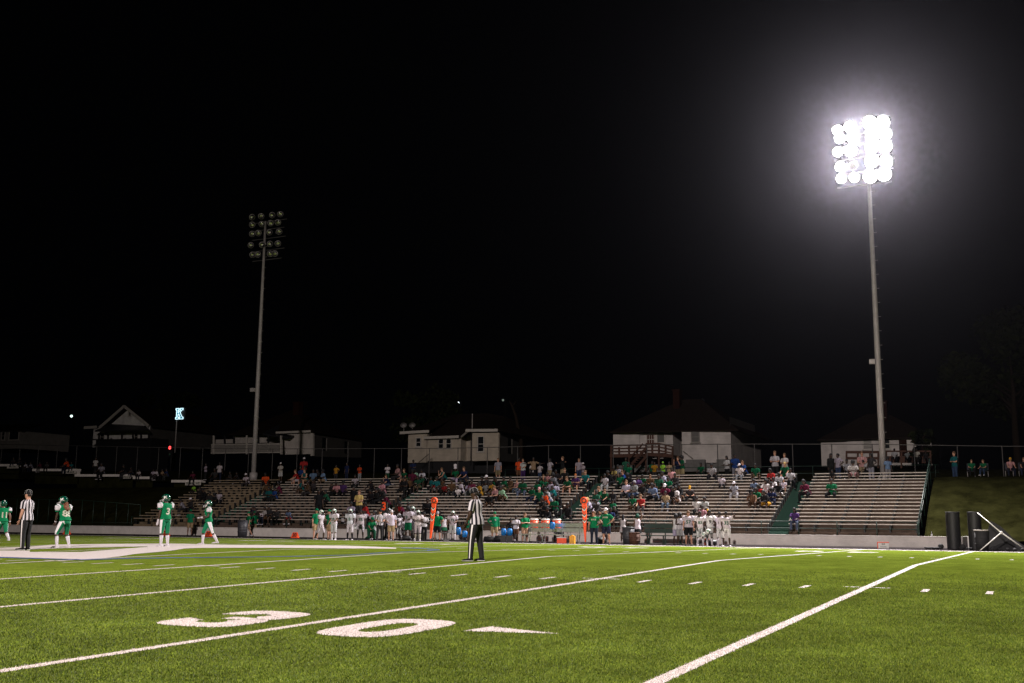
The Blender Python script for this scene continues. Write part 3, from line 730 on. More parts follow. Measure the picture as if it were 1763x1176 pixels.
q = MB(); a, b = Wp(1549, 785, 91.7), Wp(1560.6, 757, 91.7); q.bx(a.x-O.x, b.x-O.x, -.36, -.28, a.z-O.z, b.z-O.z); q.build('door', 'brick', h5)
dk = empty('red_brown_porch', Wp(1485, 803, 86), 0, 'red brown wooden porch frame in front of small white house', 'porch'); O2 = dk.location; Yd = 86
q = MB()
for y in (778.5, 789): B(q, 1456.5, y, 1513, y, .12, .2, Yd)
B(q, 1525, 777, 1603, 777, .1, .12, Yd); B(q, 1525, 791, 1603, 792, .3, .5, Yd)
q.build('rail', 'deck_wood', dk)
for x in (1457.5, 1477, 1498, 1512, 1526, 1552, 1578, 1602):
    q = MB(); B(q, x, 777, x+.01, 806, .13, .13, Yd); q.build('post', 'deck_wood', dk)

# left gabled house with porch
O = Wp(205, 790, 95); O.z = 7.0
h1 = empty('gabled_house', O, 0, 'white gabled house with dark porch roof on the left', 'house')
m = MB(); a, b = wallbox(m, 159, 258, 733.5, 770, 95, 106.4, O)
g1, g2, g3 = Wp(180, 733.6, 95)-O, Wp(258, 733.4, 95)-O, Wp(219, 701, 95)-O
m.add([g1, g2, g3, g1+Vector((0, 6, 0)), g2+Vector((0, 6, 0)), g3+Vector((0, 6, 0))], [(0, 1, 2), (5, 4, 3), (0, 2, 5, 3), (2, 1, 4, 5)])
m.build('wall', 'bright_siding', h1)
m = MB(); m.bx(b.x-O.x+.01, b.x-O.x+.05, .05, 11.35, a.z-O.z, b.z-O.z-.05); m.build('side_wall', 'shaded_siding', h1)  # dark sheet over the side, its shade painted by the siding colour
rf = MB()
for p_, q_ in ((Wp(175, 737, 94.4), Wp(219.2, 699.2, 94.4)), (Wp(219.2, 699.2, 94.4), Wp(262, 733.5, 94.4))):
    p_, q_ = p_-O, q_-O; quad_roof(rf, [p_, q_, q_+Vector((0, 12.2, 0)), p_+Vector((0, 12.2, 0))], .1)
rf.build('roof', 'roof', h1)
fa = MB()
for (x0, y0), (x1, y1) in (((176, 737.5), (219, 700)), ((219, 700), (261, 733.5)), ((150, 737), (172, 735.8))):
    fascia(fa, x0, y0, x1, y1, 94.9, O, .34 if y0 != 733 else .14, .5)
a = Wp(261.5, 733.6, 94.6)-O; fa.beam(a, a+Vector((0, 11.9, 0)), .08, .16)
fa.build('bargeboard', 'trim', h1)
pr = MB(); a, b = Wp(163, 741.5, 93)-O, Wp(258, 740, 93)-O; c, d = Wp(250, 733, 95)-O, Wp(190, 730, 95)-O
quad_roof(pr, [a, b, c, d], .14); pr.build('porch_roof', 'black', h1)
for x in (170.5, 186, 210, 229, 243, 256):
    q = MB(); a, b = Wp(x, 746, 92.4)-O, Wp(x, 769, 92.4)-O; q.beam(a, b, .16, .16); q.build('porch_post', 'black', h1)
q = MB()
for y in (757, 768): a, b = Wp(157, y, 92.2)-O, Wp(256, y, 92.2)-O; q.beam(a, b, .1, .14)
q.build('porch_rail', 'black', h1)
add_window(h1, 'window', 173, 180, 748, 757, 95, O); add_window(h1, 'window', 232, 238, 747, 757, 95, O); add_window(h1, 'window', 222, 226, 708, 716, 95, O, 1, 1, 'pale', 'grey_blind')
q = MB(); a, b = Wp(160, 769, 92)-O, Wp(256, 769, 92)-O; q.bx(a.x, b.x, -2.6, .2, -1.2, a.z+.85); q.build('porch_base', 'black', h1)

# dim house with white balustrade behind the dark floodlight tower
O = Wp(490, 795, 92); O.z = 6.2
h2 = empty('grey_house', O, 0, 'dim grey house with white balustraded porch behind unlit floodlight pole', 'house')
m = MB(); wallbox(m, 483, 537.5, 744, 783, 92, 92.3, O); wallbox(m, 401, 482.9, 748, 764, 94, 100, O); wallbox(m, 371, 400.9, 756, 764, 94.5, 100, O); m.build('wall', 'pale', h2)
m = MB(); a = Wp(537.6, 786, 92)-O; b = Wp(622, 788, 104)-O; zt = Wp(537, 743, 92).z-O.z
m.add([a, b, Vector((b.x, b.y, zt)), Vector((a.x, a.y, zt))], [(0, 1, 2, 3)]); m.build('side_wall', 'shaded_siding', h2)
dd = (b-a).normalized(); nn = Vector((dd.y, -dd.x, 0)).normalized(); wf = MB()
for s0, s1, mi in ((.17, .24, 1), (.245, .265, 0), (.62, .68, 1), (.685, .70, 0)):
    p_ = a.lerp(b, s0)+nn*.05; q_ = a.lerp(b, s1)+nn*.05; wf.add([Vector((p_.x, p_.y, zt-1.9)), Vector((q_.x, q_.y, zt-1.9)), Vector((q_.x, q_.y, zt-.5)), Vector((p_.x, p_.y, zt-.5))], [(0, 1, 2, 3)], mi)
wf.build('window', ['trim', 'glass'], h2)
rf = MB(); e1 = Wp(392, 748, 93)-O; e2 = Wp(541, 742.5, 91.4)-O; e3 = b+Vector((.3, .3, 0)); e3.z = e2.z; e4 = Vector((e1.x, e3.y, e1.z)); pk = Wp(505, 705, 97)-O
quad_roof(rf, [e1, e2, pk]); quad_roof(rf, [e2, e3, pk]); quad_roof(rf, [e3, e4, pk]); quad_roof(rf, [e4, e1, pk]); rf.build('roof', 'roof', h2)
chimney(h2, O, 508, 518, 694, 712, 96)
fa = MB(); fascia(fa, 480, 745.6, 540, 743.2, 92, O, .22, .5); fa.build('fascia', 'trim', h2)
q = MB(); a, b = Wp(538, 745, 91.9)-O, Wp(538, 785, 91.9)-O; q.beam(a, b, .3, .3); q.build('corner_board', 'trim', h2)
bl = empty('white_balustrade', Wp(425, 782, 90), 0, 'white porch balustrade behind the unlit floodlight pole', 'railing'); O2 = bl.location
q = MB()
for y in (765, 779.5): a, b = Wp(364, y+.6, 90)-O2, Wp(486, y-.6, 90)-O2; q.beam(a, b, .08, .1)
q.build('rail', 'trim', bl)
bm_ = MB(); bm_.box((0, 0, 0), (.045, .045, 1.0)); bme = bm_.mesh('baluster', ['trim'])
za = (Wp(425, 772.3, 90)-O2).z
for i in range(72):
    xx = Wp(364, 772, 90).x+(Wp(486, 772, 90).x-Wp(364, 772, 90).x)*i/71-O2.x; inst('baluster', bme, bl, (xx, 0, za))
for x in (368, 387, 403, 425, 445, 462, 484):
    q = MB(); a, b = Wp(x, 750, 90.1)-O2, Wp(x, 782, 90.1)-O2; q.beam(a, b, .16, .16); q.build('post', 'black' if x in (387, 403, 445, 462) else 'trim', bl)
q = MB(); a, b = Wp(452, 746, 91)-O2, Wp(497, 753, 91)-O2; quad_roof(q, [a, b, b+Vector((0, 3, .8)), a+Vector((0, 3, 1.3))], .2); q.build('porch_roof', 'black', bl)
# far left dim house
O = Wp(15, 775, 96); O.z = 7.5
h0 = empty('far_left_house', O, 0, 'almost unlit grey house at the far left edge', 'house')
m = MB(); wallbox(m, -60, 36, 742, 775, 96, 104, O); m.build('wall', 'grey_siding', h0)
rf = MB(); e1, e2 = Wp(-64, 742, 95.5)-O, Wp(40, 740.5, 95.5)-O; quad_roof(rf, [e1, e2, e2+Vector((-2, 5, 1.3)), e1+Vector((0, 5, 1.3))]); rf.build('roof', 'roof', h0)
add_window(h0, 'window', 3, 9, 744, 757, 96, O); add_window(h0, 'window', 16, 33, 743, 757, 96, O, 1, 1)

# illuminated letter sign on a pole
O = Wp(302.5, 755, 84)
ks = empty('letter_sign', O, 0, 'lit blue and white letter K sign on a thin pole', 'sign')
q = MB(); a = Wp(302.5, 703, 84)-O; q.tube([(0, 0, -1.5), (0, 0, a.z)], .06); q.build('pole', 'galv', ks)
a, b = Wp(302.8, 723, 84)-O, Wp(318.8, 702, 84)-O
q = MB(); q.bx(a.x, b.x, -.02, .18, a.z, b.z); q.build('panel', mat('sign_panel', (.03, .03, .035), .6), ks)
MT['neon'] = mat('neon', (.8, .9, 1), .4, emit=((.62, .90, 1.0), 1.5)); MT['teal_glow'] = mat('teal_glow', (.0, .2, .25), .5, emit=((.0, .20, .28), .35))
K = [(0, 0), (.40, 0), (.40, .16), (.30, .16), (.30, .40), (.40, .50), (.60, .16), (.52, .16), (.52, 0), (1, 0), (1, .16), (.88, .16), (.56, .62), (.80, .86), (.94, .86), (.94, 1), (.54, 1), (.54, .86), (.60, .86), (.30, .58), (.30, .86), (.40, .86), (.40, 1), (0, 1), (0, .86), (.10, .86), (.10, .16), (0, .16)]
kw, kh = (b.x-a.x)*.88, (b.z-a.z)*.9
kf = lambda u, v, w=0: Vector((a.x+kw*.03+u*kw, -.04-w, a.z+kh*.06+v*kh))
q = MB(); q.prism(K, lambda u, v, w: kf(u, v, w), .03); q.build('letter_face', 'teal_glow', ks)
q = MB()
for i in range(len(K)): q.tube([kf(*K[i])-Vector((0, .06, 0)), kf(*K[(i+1) % len(K)])-Vector((0, .06, 0))], .036, 6)
q.build('neon_tube', 'neon', ks)

# small distant lamps
def street_lamp(x, y, Y, r, e, col, label, hz=None):
    c = Wp(x, y, Y); zb = 6 if hz is None else hz
    o = empty('street_lamp', (c.x, c.y, zb), 0, label, 'street lamp', 'distant lamps'); h = c.z-zb
    q = MB(); q.tube([(0, .7, 0), (0, .7, h+.3), (0, 0, h+.35)], .07, 8); q.build('pole', 'black', o)
    q = MB(); q.sphere((0, 0, h), r, 10, 6); q.build('lamp_globe', mat('globe', (1, 1, 1), .4, emit=(col, e)), o)
street_lamp(123, 716.5, 130, .22, 2.0, (.75, 1, .9), 'small white street lamp left of the gabled house')
street_lamp(789, 694, 120, .17, 2.5, (.85, .93, 1), 'bright white street lamp above the beige house')
street_lamp(1209, 692.5, 104, .15, 1.6, (1, .9, .85), 'small lamp right above the white house roof')
street_lamp(1181, 695.5, 104, .11, .8, (.7, 1, .8), 'small greenish lamp beside the white house roof peak')
street_lamp(866, 689, 125, .16, .15, (.5, .7, .6), 'faint lamp right of the bright white street lamp')
c = Wp(294, 771, 84)
o = empty('traffic_light', (c.x, c.y, 5.5), 0, 'red traffic signal glowing below the letter K sign', 'traffic light'); h = c.z-5.5
q = MB(); q.tube([(0, .15, 0), (0, .15, h+.4)], .06); q.build('pole', 'black', o)
q = MB(); q.bx(-.2, .2, -.12, .12, h-.95, h+.3); q.build('signal_housing', 'black', o)
q = MB(); q.sphere((0, -.14, h), (.17, .06, .17), 12, 8); q.build('red_lamp', mat('red_lamp', (1, .1, .1), .4, emit=((1, .05, .05), 4)), o)
q = MB(); q.sphere((0, -.14, h-.7), (.13, .06, .13), 12, 8); q.build('green_lamp', mat('green_lamp', (.01, .08, .05), .4), o)

# ledges with name boards on the left bank
def ledge(x0, x1, y, label, txt=None, tx=None, step=None):
    a, b = Wp(x0, y, 66), Wp(x1, y, 66)
    o = empty('concrete_ledge', (a.x, 66, a.z), 0, label, 'ledge', 'white seating ledges on the left bank')
    q = MB(); q.beam((0, 0, -.09), (b.x-a.x, 0, b.z-a.z-.09), .55, .2)
    if step: c = Wp(x1, step, 66); q.bx(b.x-a.x-.3, b.x-a.x, -.2, .2, c.z-a.z, b.z-a.z)
    q.build('slab', 'wall', o)
    q = MB(); q.add([(0, .1, -.2), (b.x-a.x, .1, b.z-a.z-.2), (b.x-a.x, .1, b.z-a.z-1.3), (0, .1, -1.3)], [(0, 3, 2, 1)]); q.build('ledge_face', 'bank', o)
    if txt:
        sx0, sx1, sy0, sy1 = tx; a2, b2 = Wp(sx0, sy1, 65.6), Wp(sx1, sy0, 65.6); w, h = b2.x-a2.x, b2.z-a2.z
        s = empty('name_board', ((a2.x+b2.x)/2, 65.6, (a2.z+b2.z)/2), 0, f'white name board reading {txt} in green letters', 'sign', 'name boards under the ledges')
        q = MB(); q.box((0, 0, 0), (w, .03, h)); q.build('board', 'trim', s)
        text_obj(txt, h*.98, lambda u, v: (u*min(1.25, w/(h*.72*len(txt))), -.022, v), 'green_paint', s)
ledge(-80, 32.5, 799.5, 'long white concrete ledge at far left edge', 'TIGERS', (12, 32, 801, 806.5))
ledge(60, 135.5, 807.6, 'white concrete ledge stepping down left of centre bank', 'COLLEGE', (107, 131, 810.2, 815.6), 817)
ledge(133, 228, 817, 'white concrete ledge lower than its left neighbour', 'VALLEY', (209.5, 225.5, 818.6, 824))
ledge(233, 262, 821, 'short white concrete ledge under seated group')
ledge(299, 350, 826.8, 'lowest white concrete ledge nearest the bleachers', 'REMAX WE', (319, 346, 829.3, 835.5))

# ------------------------------------------------------------------ trees and poles in the dark
leafm = mat('foliage', (.03, .055, .014), 1., spec=0.); N, L, b_ = nodes_of(leafm)
g_ = N.new('ShaderNodeNewGeometry'); mx = N.new('ShaderNodeMix'); mx.data_type = 'RGBA'; L.new(g_.outputs['Random Per Island'], mx.inputs[0])
mx.inputs[6].default_value = (.006, .010, .003, 1); mx.inputs[7].default_value = (.020, .025, .008, 1); L.new(mx.outputs[2], b_.inputs['Base Color']); MT['foliage'] = leafm
def tree(x, y, z, h, rad, label, nl=5200, leaf=.28):
    o = empty('tree', (x, y, z), random.random()*6, label, 'tree', 'trees behind the houses')
    t = MB(); t.tube([(0, 0, -.3), (.1, 0, h*.3), (0, .15, h*.6), (.1, 0, h*.85)], [.38, .28, .17, .05], 10)
    cl = []
    for i in range(13):
        a = random.uniform(0, 6.28); zz = h*random.uniform(.3, .8); rr = rad*random.uniform(.35, .85); e = Vector((math.cos(a)*rr, math.sin(a)*rr, zz+h*.12))
        t.tube([(0, 0, zz-h*.08), e*.5+Vector((0, 0, zz*.5)), e], [.11, .07, .03], 6); cl.append((e, rad*random.uniform(.25, .42)))
    cl.append((Vector((0, 0, h*.9)), rad*.4))
    t.build('trunk', 'bark', o)
    n = nl; ci = rng.integers(0, len(cl), n); C = np.array([c[0] for c in cl])[ci]; R = np.array([c[1] for c in cl])[ci]
    d = rng.normal(size=(n, 3)); d /= np.linalg.norm(d, axis=1)[:, None]; P_ = C+d*(R*rng.random(n)**.35)[:, None]*np.array([1, 1, .8])
    u = rng.normal(size=(n, 3)); u /= np.linalg.norm(u, axis=1)[:, None]; v = np.cross(u, rng.normal(size=(n, 3))); v /= np.linalg.norm(v, axis=1)[:, None]
    s = leaf*(.5+rng.random(n))[:, None]
    Vv = np.stack([P_-u*s, P_-v*s*.5, P_+u*s, P_+v*s*.5], 1).reshape(-1, 3).astype(np.float32)
    me = bpy.data.meshes.new('crown'); me.vertices.add(4*n); me.vertices.foreach_set('co', Vv.ravel()); me.loops.add(4*n); me.loops.foreach_set('vertex_index', np.arange(4*n, dtype=np.int32))
    me.polygons.add(n); me.polygons.foreach_set('loop_start', np.arange(0, 4*n, 4, dtype=np.int32)); me.materials.append(MT['foliage']); me.update(calc_edges=True)
    inst('crown', me, o)
tree(-1.0, 104, 5, 13, 6.5, 'dark leafy tree right of the small white house')
tree(8, 112, 5.5, 17, 8, 'tallest dark tree beyond the right grass bank')
tree(17, 100, 5, 14, 7, 'dark tree at the far right behind the fence')
tree(1.5, 122, 6, 18, 7, 'farthest dark tree rising right of the floodlight pole')
tree(-7.9, 89.5, 4.6, 3.9, .9, 'small leafy tree against the small white house wall', 1800, .14)
tree(-108, 112, 8, 10, 5, 'dark tree beyond the gabled house', 3000)
tree(-66, 112, 7, 10, 5, 'dark tree between grey house and beige house', 3000)
sn = empty('bare_tree', (Wp(895, 752, 94).x, 94, 5), 0, 'leaning bare tree trunk catching light beside beige house', 'tree')
q = MB(); O2 = sn.location; pts = [Wp(x, y, 94)-O2 for x, y in ((897, 760), (892, 738), (888, 716), (882, 700), (877, 690))]
q.tube([(pts[0].x, 0, 0)]+pts, [.25, .22, .19, .15, .12, .05], 8); q.tube([pts[3], pts[3]+Vector((.5, 0, .6))], [.08, .03], 6); q.build('trunk', 'bark', sn)

# ------------------------------------------------------------------ people
V3 = Vector
ARMS = {  # upper arm and forearm directions for the person's left side (+X), mirrored for the right
 'down': ((.16, .04, -1), (.06, -.22, -1)), 'fold': ((.22, -.22, -1), (-.86, -.42, .12)), 'front': ((.18, -.12, -1), (-.42, -.85, -.12)),
 'hip': ((.62, .30, -.75), (-.66, -.38, -.55)), 'knee': ((.16, -.55, -.85), (-.08, -.82, -.42)), 'lap': ((.15, -.25, -1), (-.35, -.9, -.15)),
 'up': ((.45, -.15, .9), (-.35, -.1, 1)), 'wide': ((.92, -.1, -.38), (.93, -.25, .1)), 'head': ((.75, -.25, .45), (-.55, -.15, .75)),
 'face': ((.25, -.45, -.8), (-.28, -.25, .95)), 'swing_f': ((.12, -.55, -.85), (-.05, -.9, -.2)), 'swing_b': ((.14, .5, -.85), (.05, .0, -1)), 'low': ((.12, -.14, -1), (-.22, -.45, -.9)),
 'carry': ((.12, .0, -1), (.0, -.1, -1)),
}
class Pose:
    def __init__(s, kind='stand', arms=('down', 'down'), lean=0, head=(0, 0), w=1., spread=.05, turn=0):
        s.sit = kind in ('sit', 'bench'); s.w = w; s.kind = kind
        hz = .95 if not s.sit else .10
        if kind == 'kneel': hz = .60
        s.pel = V3((0, 0, hz)); s.lean = math.radians(lean)
        up = V3((0, -math.sin(s.lean), math.cos(s.lean))); s.up = up
        s.chest = s.pel+up*.45; s.neck = s.pel+up*.545
        hu = (up*.45+V3((0, 0, 1))*.55).normalized()
        hy, hp = math.radians(head[0]), math.radians(head[1])
        s.headR = Matrix.Rotation(hy, 3, 'Z') @ Matrix.Rotation(-hp-s.lean*.45, 3, 'X'); s.headR = Matrix.Rotation(hy, 3, 'Z') @ Matrix.Rotation(hp+s.lean*.45, 3, 'X')
        s.head = s.neck+hu*.035
        th = {}; 
        if s.sit:
            k = spread*2.2
            th = {1: ((k+.05, -1, -.03), (.02, .06, -1)), -1: ((-k-.05, -1, -.03), (-.02, -.04, -1))}
        elif kind == 'walk': th = {1: ((.03, -.42, -1), (0, .02, -1)), -1: ((-.03, .28, -1), (0, .55, -1))}
        elif kind == 'stance': th = {1: ((.07, -.14, -1), (.02, -.06, -1)), -1: ((-.07, .10, -1), (-.02, .14, -1))}
        elif kind == 'stride': th = {1: ((.02, .38, -1), (0, .55, -1)), -1: ((-.02, -.42, -1), (0, -.03, -1))}
        elif kind == 'run': th = {1: ((.03, -.5, -1), (0, .35, -1)), -1: ((-.03, .35, -1), (0, 1.1, -.8))}
        elif kind == 'kneel': th = {1: ((.1, -1, -.15), (0, .0, -1)), -1: ((-.1, -.25, -1), (0, 1, -.12))}
        elif kind == 'crouch': th = {1: ((spread, -.35, -1), (spread*.3, .28, -1)), -1: ((-spread, -.35, -1), (-spread*.3, .28, -1))}
        else: th = {1: ((spread, -.02, -1), (spread*.6, .05, -1)), -1: ((-spread, -.02, -1), (-spread*.6, .05, -1))}
        s.leg = {}; s.arm = {}
        for q in (1, -1):
            hip = s.pel+V3((q*.088*w, 0, -.02)); a, b = (V3(v).normalized() for v in th[q])
            kn = hip+a*.43; an = kn+b*.42
            s.leg[q] = (hip, kn, an)
            ar = ARMS[arms[0 if q == 1 else 1]]
            m = lambda v: V3((q*v[0], v[1], v[2])).normalized()
            sh = s.pel+up*.46+V3((q*.185*w, 0, 0)); el = sh+m(ar[0])*.285; wr = el+m(ar[1])*.25
            s.arm[q] = (sh, el, wr, m(ar[1]))
        if not s.sit:                                    # drop so that the lower sole touches z = 0
            lo = min(s.leg[q][2].z for q in (1, -1))-.075
            d = V3((0, 0, -lo)); s.shift(d)
    def shift(s, d):
        s.pel = s.pel+d; s.chest = s.chest+d; s.neck = s.neck+d; s.head = s.head+d
        for q in (1, -1):
            s.leg[q] = tuple(v+d for v in s.leg[q]); s.arm[q] = tuple(v+d for v in s.arm[q][:3])+(s.arm[q][3],)
    def spine(s, t, off=0): return s.pel+s.up*t+V3((0, off, 0))
def lerp(a, b, t): return a+(b-a)*t
def limb(mb, pts, rad, n=10, **k):
    rings = []
    for i, (p, r) in enumerate(zip(pts, rad)):
        t = pts[min(i+1, len(pts)-1)]-pts[max(i-1, 0)]
        rr = r if isinstance(r, tuple) else (r, r)
        rings.append((p, t, rr[0], rr[1]))
    return mb.loft(rings, n, **k)
TORSO = [(-.10, .09, .075, 0), (-.05, .150, .108, 0), (.02, .165, .118, .01), (.10, .152, .110, .005), (.18, .142, .10, 0), (.30, .158, .112, -.005), (.40, .172, .112, 0), (.46, .165, .095, .005), (.505, .105, .072, .01), (.53, .060, .060, .01), (.60, .054, .056, 0)]
HEAD = [(-.02, .045, .055, .0), (.0, .052, .068, -.006), (.03, .062, .082, -.012), (.07, .070, .092, -.010), (.11, .075, .097, -.004), (.15, .077, .098, .0), (.19, .070, .090, .003), (.22, .050, .066, .004), (.238, .022, .03, .004)]
def head_rings(P, d=0., lo=-1, hi=9, sc=1.):
    out = []
    for z, rx, ry, off in HEAD:
        if lo <= z <= hi: out.append((P.head+P.headR @ V3((0, off, z+(d if z > .2 else 0))), P.headR @ V3((0, 0, 1)), (rx+d)*sc, (ry+d)*sc))
    return out
def body_mb(P, fine):
    mb = MB(); w = P.w; n = 16 if fine else 12
    mb.loft([(P.spine(t, o), P.up, rx*w, ry*(w if w < 1.1 else w*1.1)) for t, rx, ry, o in TORSO], n)
    mb.loft([(P.spine(.50, .01), P.up, .058, .058), (P.head+P.headR @ V3((0, 0, .05)), P.up, .055, .056)], n)
    mb.loft(head_rings(P), n, xref=tuple(P.headR @ V3((1, 0, 0))))
    hd = lambda x, y, z: P.head+P.headR @ V3((x, y, z))
    mb.loft([(hd(0, -.088, .105), P.headR @ V3((0, -.3, -1)), .008, .008), (hd(0, -.106, .075), P.headR @ V3((0, -.2, -1)), .015, .016), (hd(0, -.094, .060), P.headR @ V3((0, 0, -1)), .012, .01)], 8)
    mb.sphere(hd(0, -.082, .012), (.028, .02, .018), 8, 6)
    mb.sphere(hd(0, -.09, .038), (.022, .012, .008), 8, 5)
    for q in (1, -1):
        mb.sphere(hd(q*.076, .006, .085), (.010, .018, .030), 8, 6)
        hip, kn, an = P.leg[q]; s = w**.5
        limb(mb, [hip+(hip-kn)*.08, hip, lerp(hip, kn, .35), lerp(hip, kn, .75), kn, lerp(kn, an, .14), lerp(kn, an, .36), lerp(kn, an, .7), an, an-V3((0, 0, .03))],
             [.07*s, (.090*s, .095*s), .082*s, .062*s, .054*s, .052, .058, .044, .036, .036], n)
        fd = V3((q*.16, -1, 0)).normalized()
        limb(mb, [an+V3((0, 0, -.04))-fd*.05, an+V3((0, 0, -.035)), an+fd*.10+V3((0, 0, -.05)), an+fd*.19+V3((0, 0, -.058))], [(.03, .03), (.036, .036), (.042, .026), (.034, .016)], n)
        sh, el, wr, fd = P.arm[q]
        limb(mb, [sh+V3((-q*.03, 0, .01)), sh+(el-sh)*.08, lerp(sh, el, .4), el, lerp(el, wr, .22), lerp(el, wr, .65), wr], [.05*s, .056*s, .049*s, .038*s, .042*s, .033, .026], n)
        sd = fd.cross(V3((0, 0, 1)) if abs(fd.z) < .9 else V3((0, 1, 0))).normalized(); sd = sd if sd.dot(V3((0, -1, 0))) > 0 or abs(sd.y) < .05 else -sd
        limb(mb, [wr, wr+fd*.03, wr+fd*.07, wr+fd*.10], [(.027, .022), (.036, .018), (.041, .017), (.036, .015)], 8, xref=tuple(sd))
    return mb
def finger_mb(P):
    mb = MB()
    for q in (1, -1):
        sh, el, wr, fd = P.arm[q]
        sd = fd.cross(V3((0, 0, 1)) if abs(fd.z) < .9 else V3((0, 1, 0))).normalized()
        if not (sd.dot(V3((0, -1, 0))) > 0 or abs(sd.y) < .05): sd = -sd
        pn = fd.cross(sd).normalized()
        if pn.dot(V3((-q, 0, 0))) < 0: pn = -pn
        for i, (o, l) in enumerate(((.028, .072), (.010, .080), (-.009, .076), (-.027, .060))):
            b = wr+fd*.085+sd*o
            mb.tube([b, b+fd*l*.5+sd*o*.15, b+fd*l*.85+pn*l*.25, b+fd*l*.95+pn*l*.5], [.0095, .009, .008, .006], 5)
        b = wr+fd*.03+sd*.028; mb.tube([b, b+fd*.025+sd*.03, b+fd*.055+sd*.035+pn*.015], [.012, .010, .007], 5)
    return mb
def remesh(mb, vox, name, extra=None, mats=('skin',)):
    me = mb.mesh('tmp', list(mats)); o = bpy.data.objects.new('tmp', me); COL.objects.link(o)
    r = o.modifiers.new('r', 'REMESH'); r.mode = 'VOXEL'; r.voxel_size = vox; r.use_smooth_shade = True
    s = o.modifiers.new('s', 'SMOOTH'); s.factor = .5; s.iterations = 3
    dg = bpy.context.evaluated_depsgraph_get(); m2 = bpy.data.meshes.new_from_object(o.evaluated_get(dg))
    bpy.data.objects.remove(o)
    if extra is not None:
        bm = bmesh.new(); bm.from_mesh(m2); e = extra.mesh('x', list(mats)); bm.from_mesh(e); bm.to_mesh(m2); bm.free(); bpy.data.meshes.remove(e)
    m2.name = name
    for p in m2.polygons: p.use_smooth = True
    m2.materials.clear(); m2.materials.append(MT['skin'])
    return m2
def shirt_mb(P, kind):
    """kinds: tee, long, tank, pads, polo"""
    mb = MB(); w = P.w; d = .016 if kind != 'pads' else .024; hem = -.07 if kind != 'pads' else -.02
    rings = []
    for t, rx, ry, o in [(hem, .170, .120, .01)]+TORSO[2:]:
        if t > .51: continue
        dd = d+(.012 if t < .15 else 0); rx2, ry2 = rx*w+dd, ry*w+dd
        if kind == 'pads' and t >= .29: k = {.30: 1.04, .40: 1.30, .46: 1.36, .505: 1.35}[t]; rx2 *= k; ry2 *= (1.12 if t < .5 else 1.25)
        rings.append((P.spine(t, o), P.up, rx2, ry2))
    rings.append((P.spine(.535, .01), P.up, .072, .072))
    mb.loft(rings, 24, uvmode='circ', circ=1.02, open_ends=(True, True))
    if kind != 'tank':
        for q in (1, -1):
            sh, el, wr, fd = P.arm[q]; s = w**.5
            if kind == 'pads':
                sh2 = sh+V3((q*.035, 0, .02))
                limb(mb, [sh2+V3((-q*.08, 0, .02)), sh2, lerp(sh2, el, .28), lerp(sh2, el, .55)], [.088, .102, .092, .075], 14, uvmode='circ', circ=.5, open_ends=(True, True))
            elif kind == 'long':
                limb(mb, [sh+V3((-q*.05, 0, .015)), sh+(el-sh)*.1, lerp(sh, el, .5), el, lerp(el, wr, .4), wr], [.062*s, .070*s, .062*s, .053*s, .052, .038], 12, uvmode='circ', circ=.4, open_ends=(True, True))
            else:
                limb(mb, [sh+V3((-q*.055, 0, .012)), sh+(el-sh)*.1, lerp(sh, el, .35), lerp(sh, el, .72)], [.060*s, .071*s, .070*s, .068*s], 12, uvmode='circ', circ=.42, open_ends=(True, True))
    return mb
def trouser_mb(P, kind, stripe=False):
    """kinds: long, shorts, knee"""
    mb = MB(); w = P.w; d = .013
    if kind == 'skirt':
        if P.sit: kind = 'shorts'
        else:
            mb.loft([(P.spine(.09), P.up, .150, .115), (P.spine(0), P.up, .180, .145), (P.spine(-.16), V3((0, 0, 1)), .225, .19), (P.spine(-.30), V3((0, 0, 1)), .25, .22)], 20, open_ends=(True, True)); return mb
    mb.loft([(P.spine(t, o), P.up if t > -.04 else V3((0, 0, 1)), rx*w+d, ry*w+d) for t, rx, ry, o in [(-.12, .09, .08, 0), (-.07, .15, .11, 0), (-.02, .163, .12, .005), (.04, .160, .115, .008), (.10, .15, .108, .005)]], 20, uvmode='side', outer=0)
    for q in (1, -1):
        hip, kn, an = P.leg[q]; s = w**.5
        up_ = (hip-kn)*.06
        if kind == 'long': pts = [hip+up_, hip+(kn-hip)*.1, lerp(hip, kn, .4), lerp(hip, kn, .8), kn, lerp(kn, an, .3), lerp(kn, an, .7), an+V3((0, 0, -.01))]; rad = [.08*s, (.108*s, .108*s), .10*s, .082*s, .076, .074, .066, .062]
        elif kind == 'shorts': pts = [hip+up_, hip+(kn-hip)*.1, lerp(hip, kn, .5), lerp(hip, kn, .93)]; rad = [.08*s, .108*s, .106*s, .100*s]
        else: pts = [hip+up_, hip+(kn-hip)*.1, lerp(hip, kn, .4), lerp(hip, kn, .8), kn, lerp(kn, an, .12)]; rad = [.08*s, .106*s, .098*s, .075*s, .066, .062]
        limb(mb, pts, rad, 16, uvmode='side', outer=q, open_ends=(False, True))
    return mb
def shoe_mb(P, q, tall=0):
    mb = MB(); an = P.leg[q][2]; fd = V3((q*.16, -1, 0)).normalized()
    limb(mb, [an+V3((0, 0, -.045))-fd*.065, an+V3((0, 0, -.035))-fd*.02, an+fd*.08+V3((0, 0, -.046)), an+fd*.17+V3((0, 0, -.052)), an+fd*.205+V3((0, 0, -.058))], [(.036, .028), (.044, .042), (.047, .032), (.045, .024), (.028, .014)], 10)
    return mb
def sole_mb(P, q):
    mb = MB(); an = P.leg[q][2]; fd = V3((q*.16, -1, 0)).normalized()
    limb(mb, [an+V3((0, 0, -.068))-fd*.068, an+V3((0, 0, -.068))+fd*.08, an+V3((0, 0, -.07))+fd*.205], [(.038, .009), (.048, .010), (.034, .009)], 10); return mb
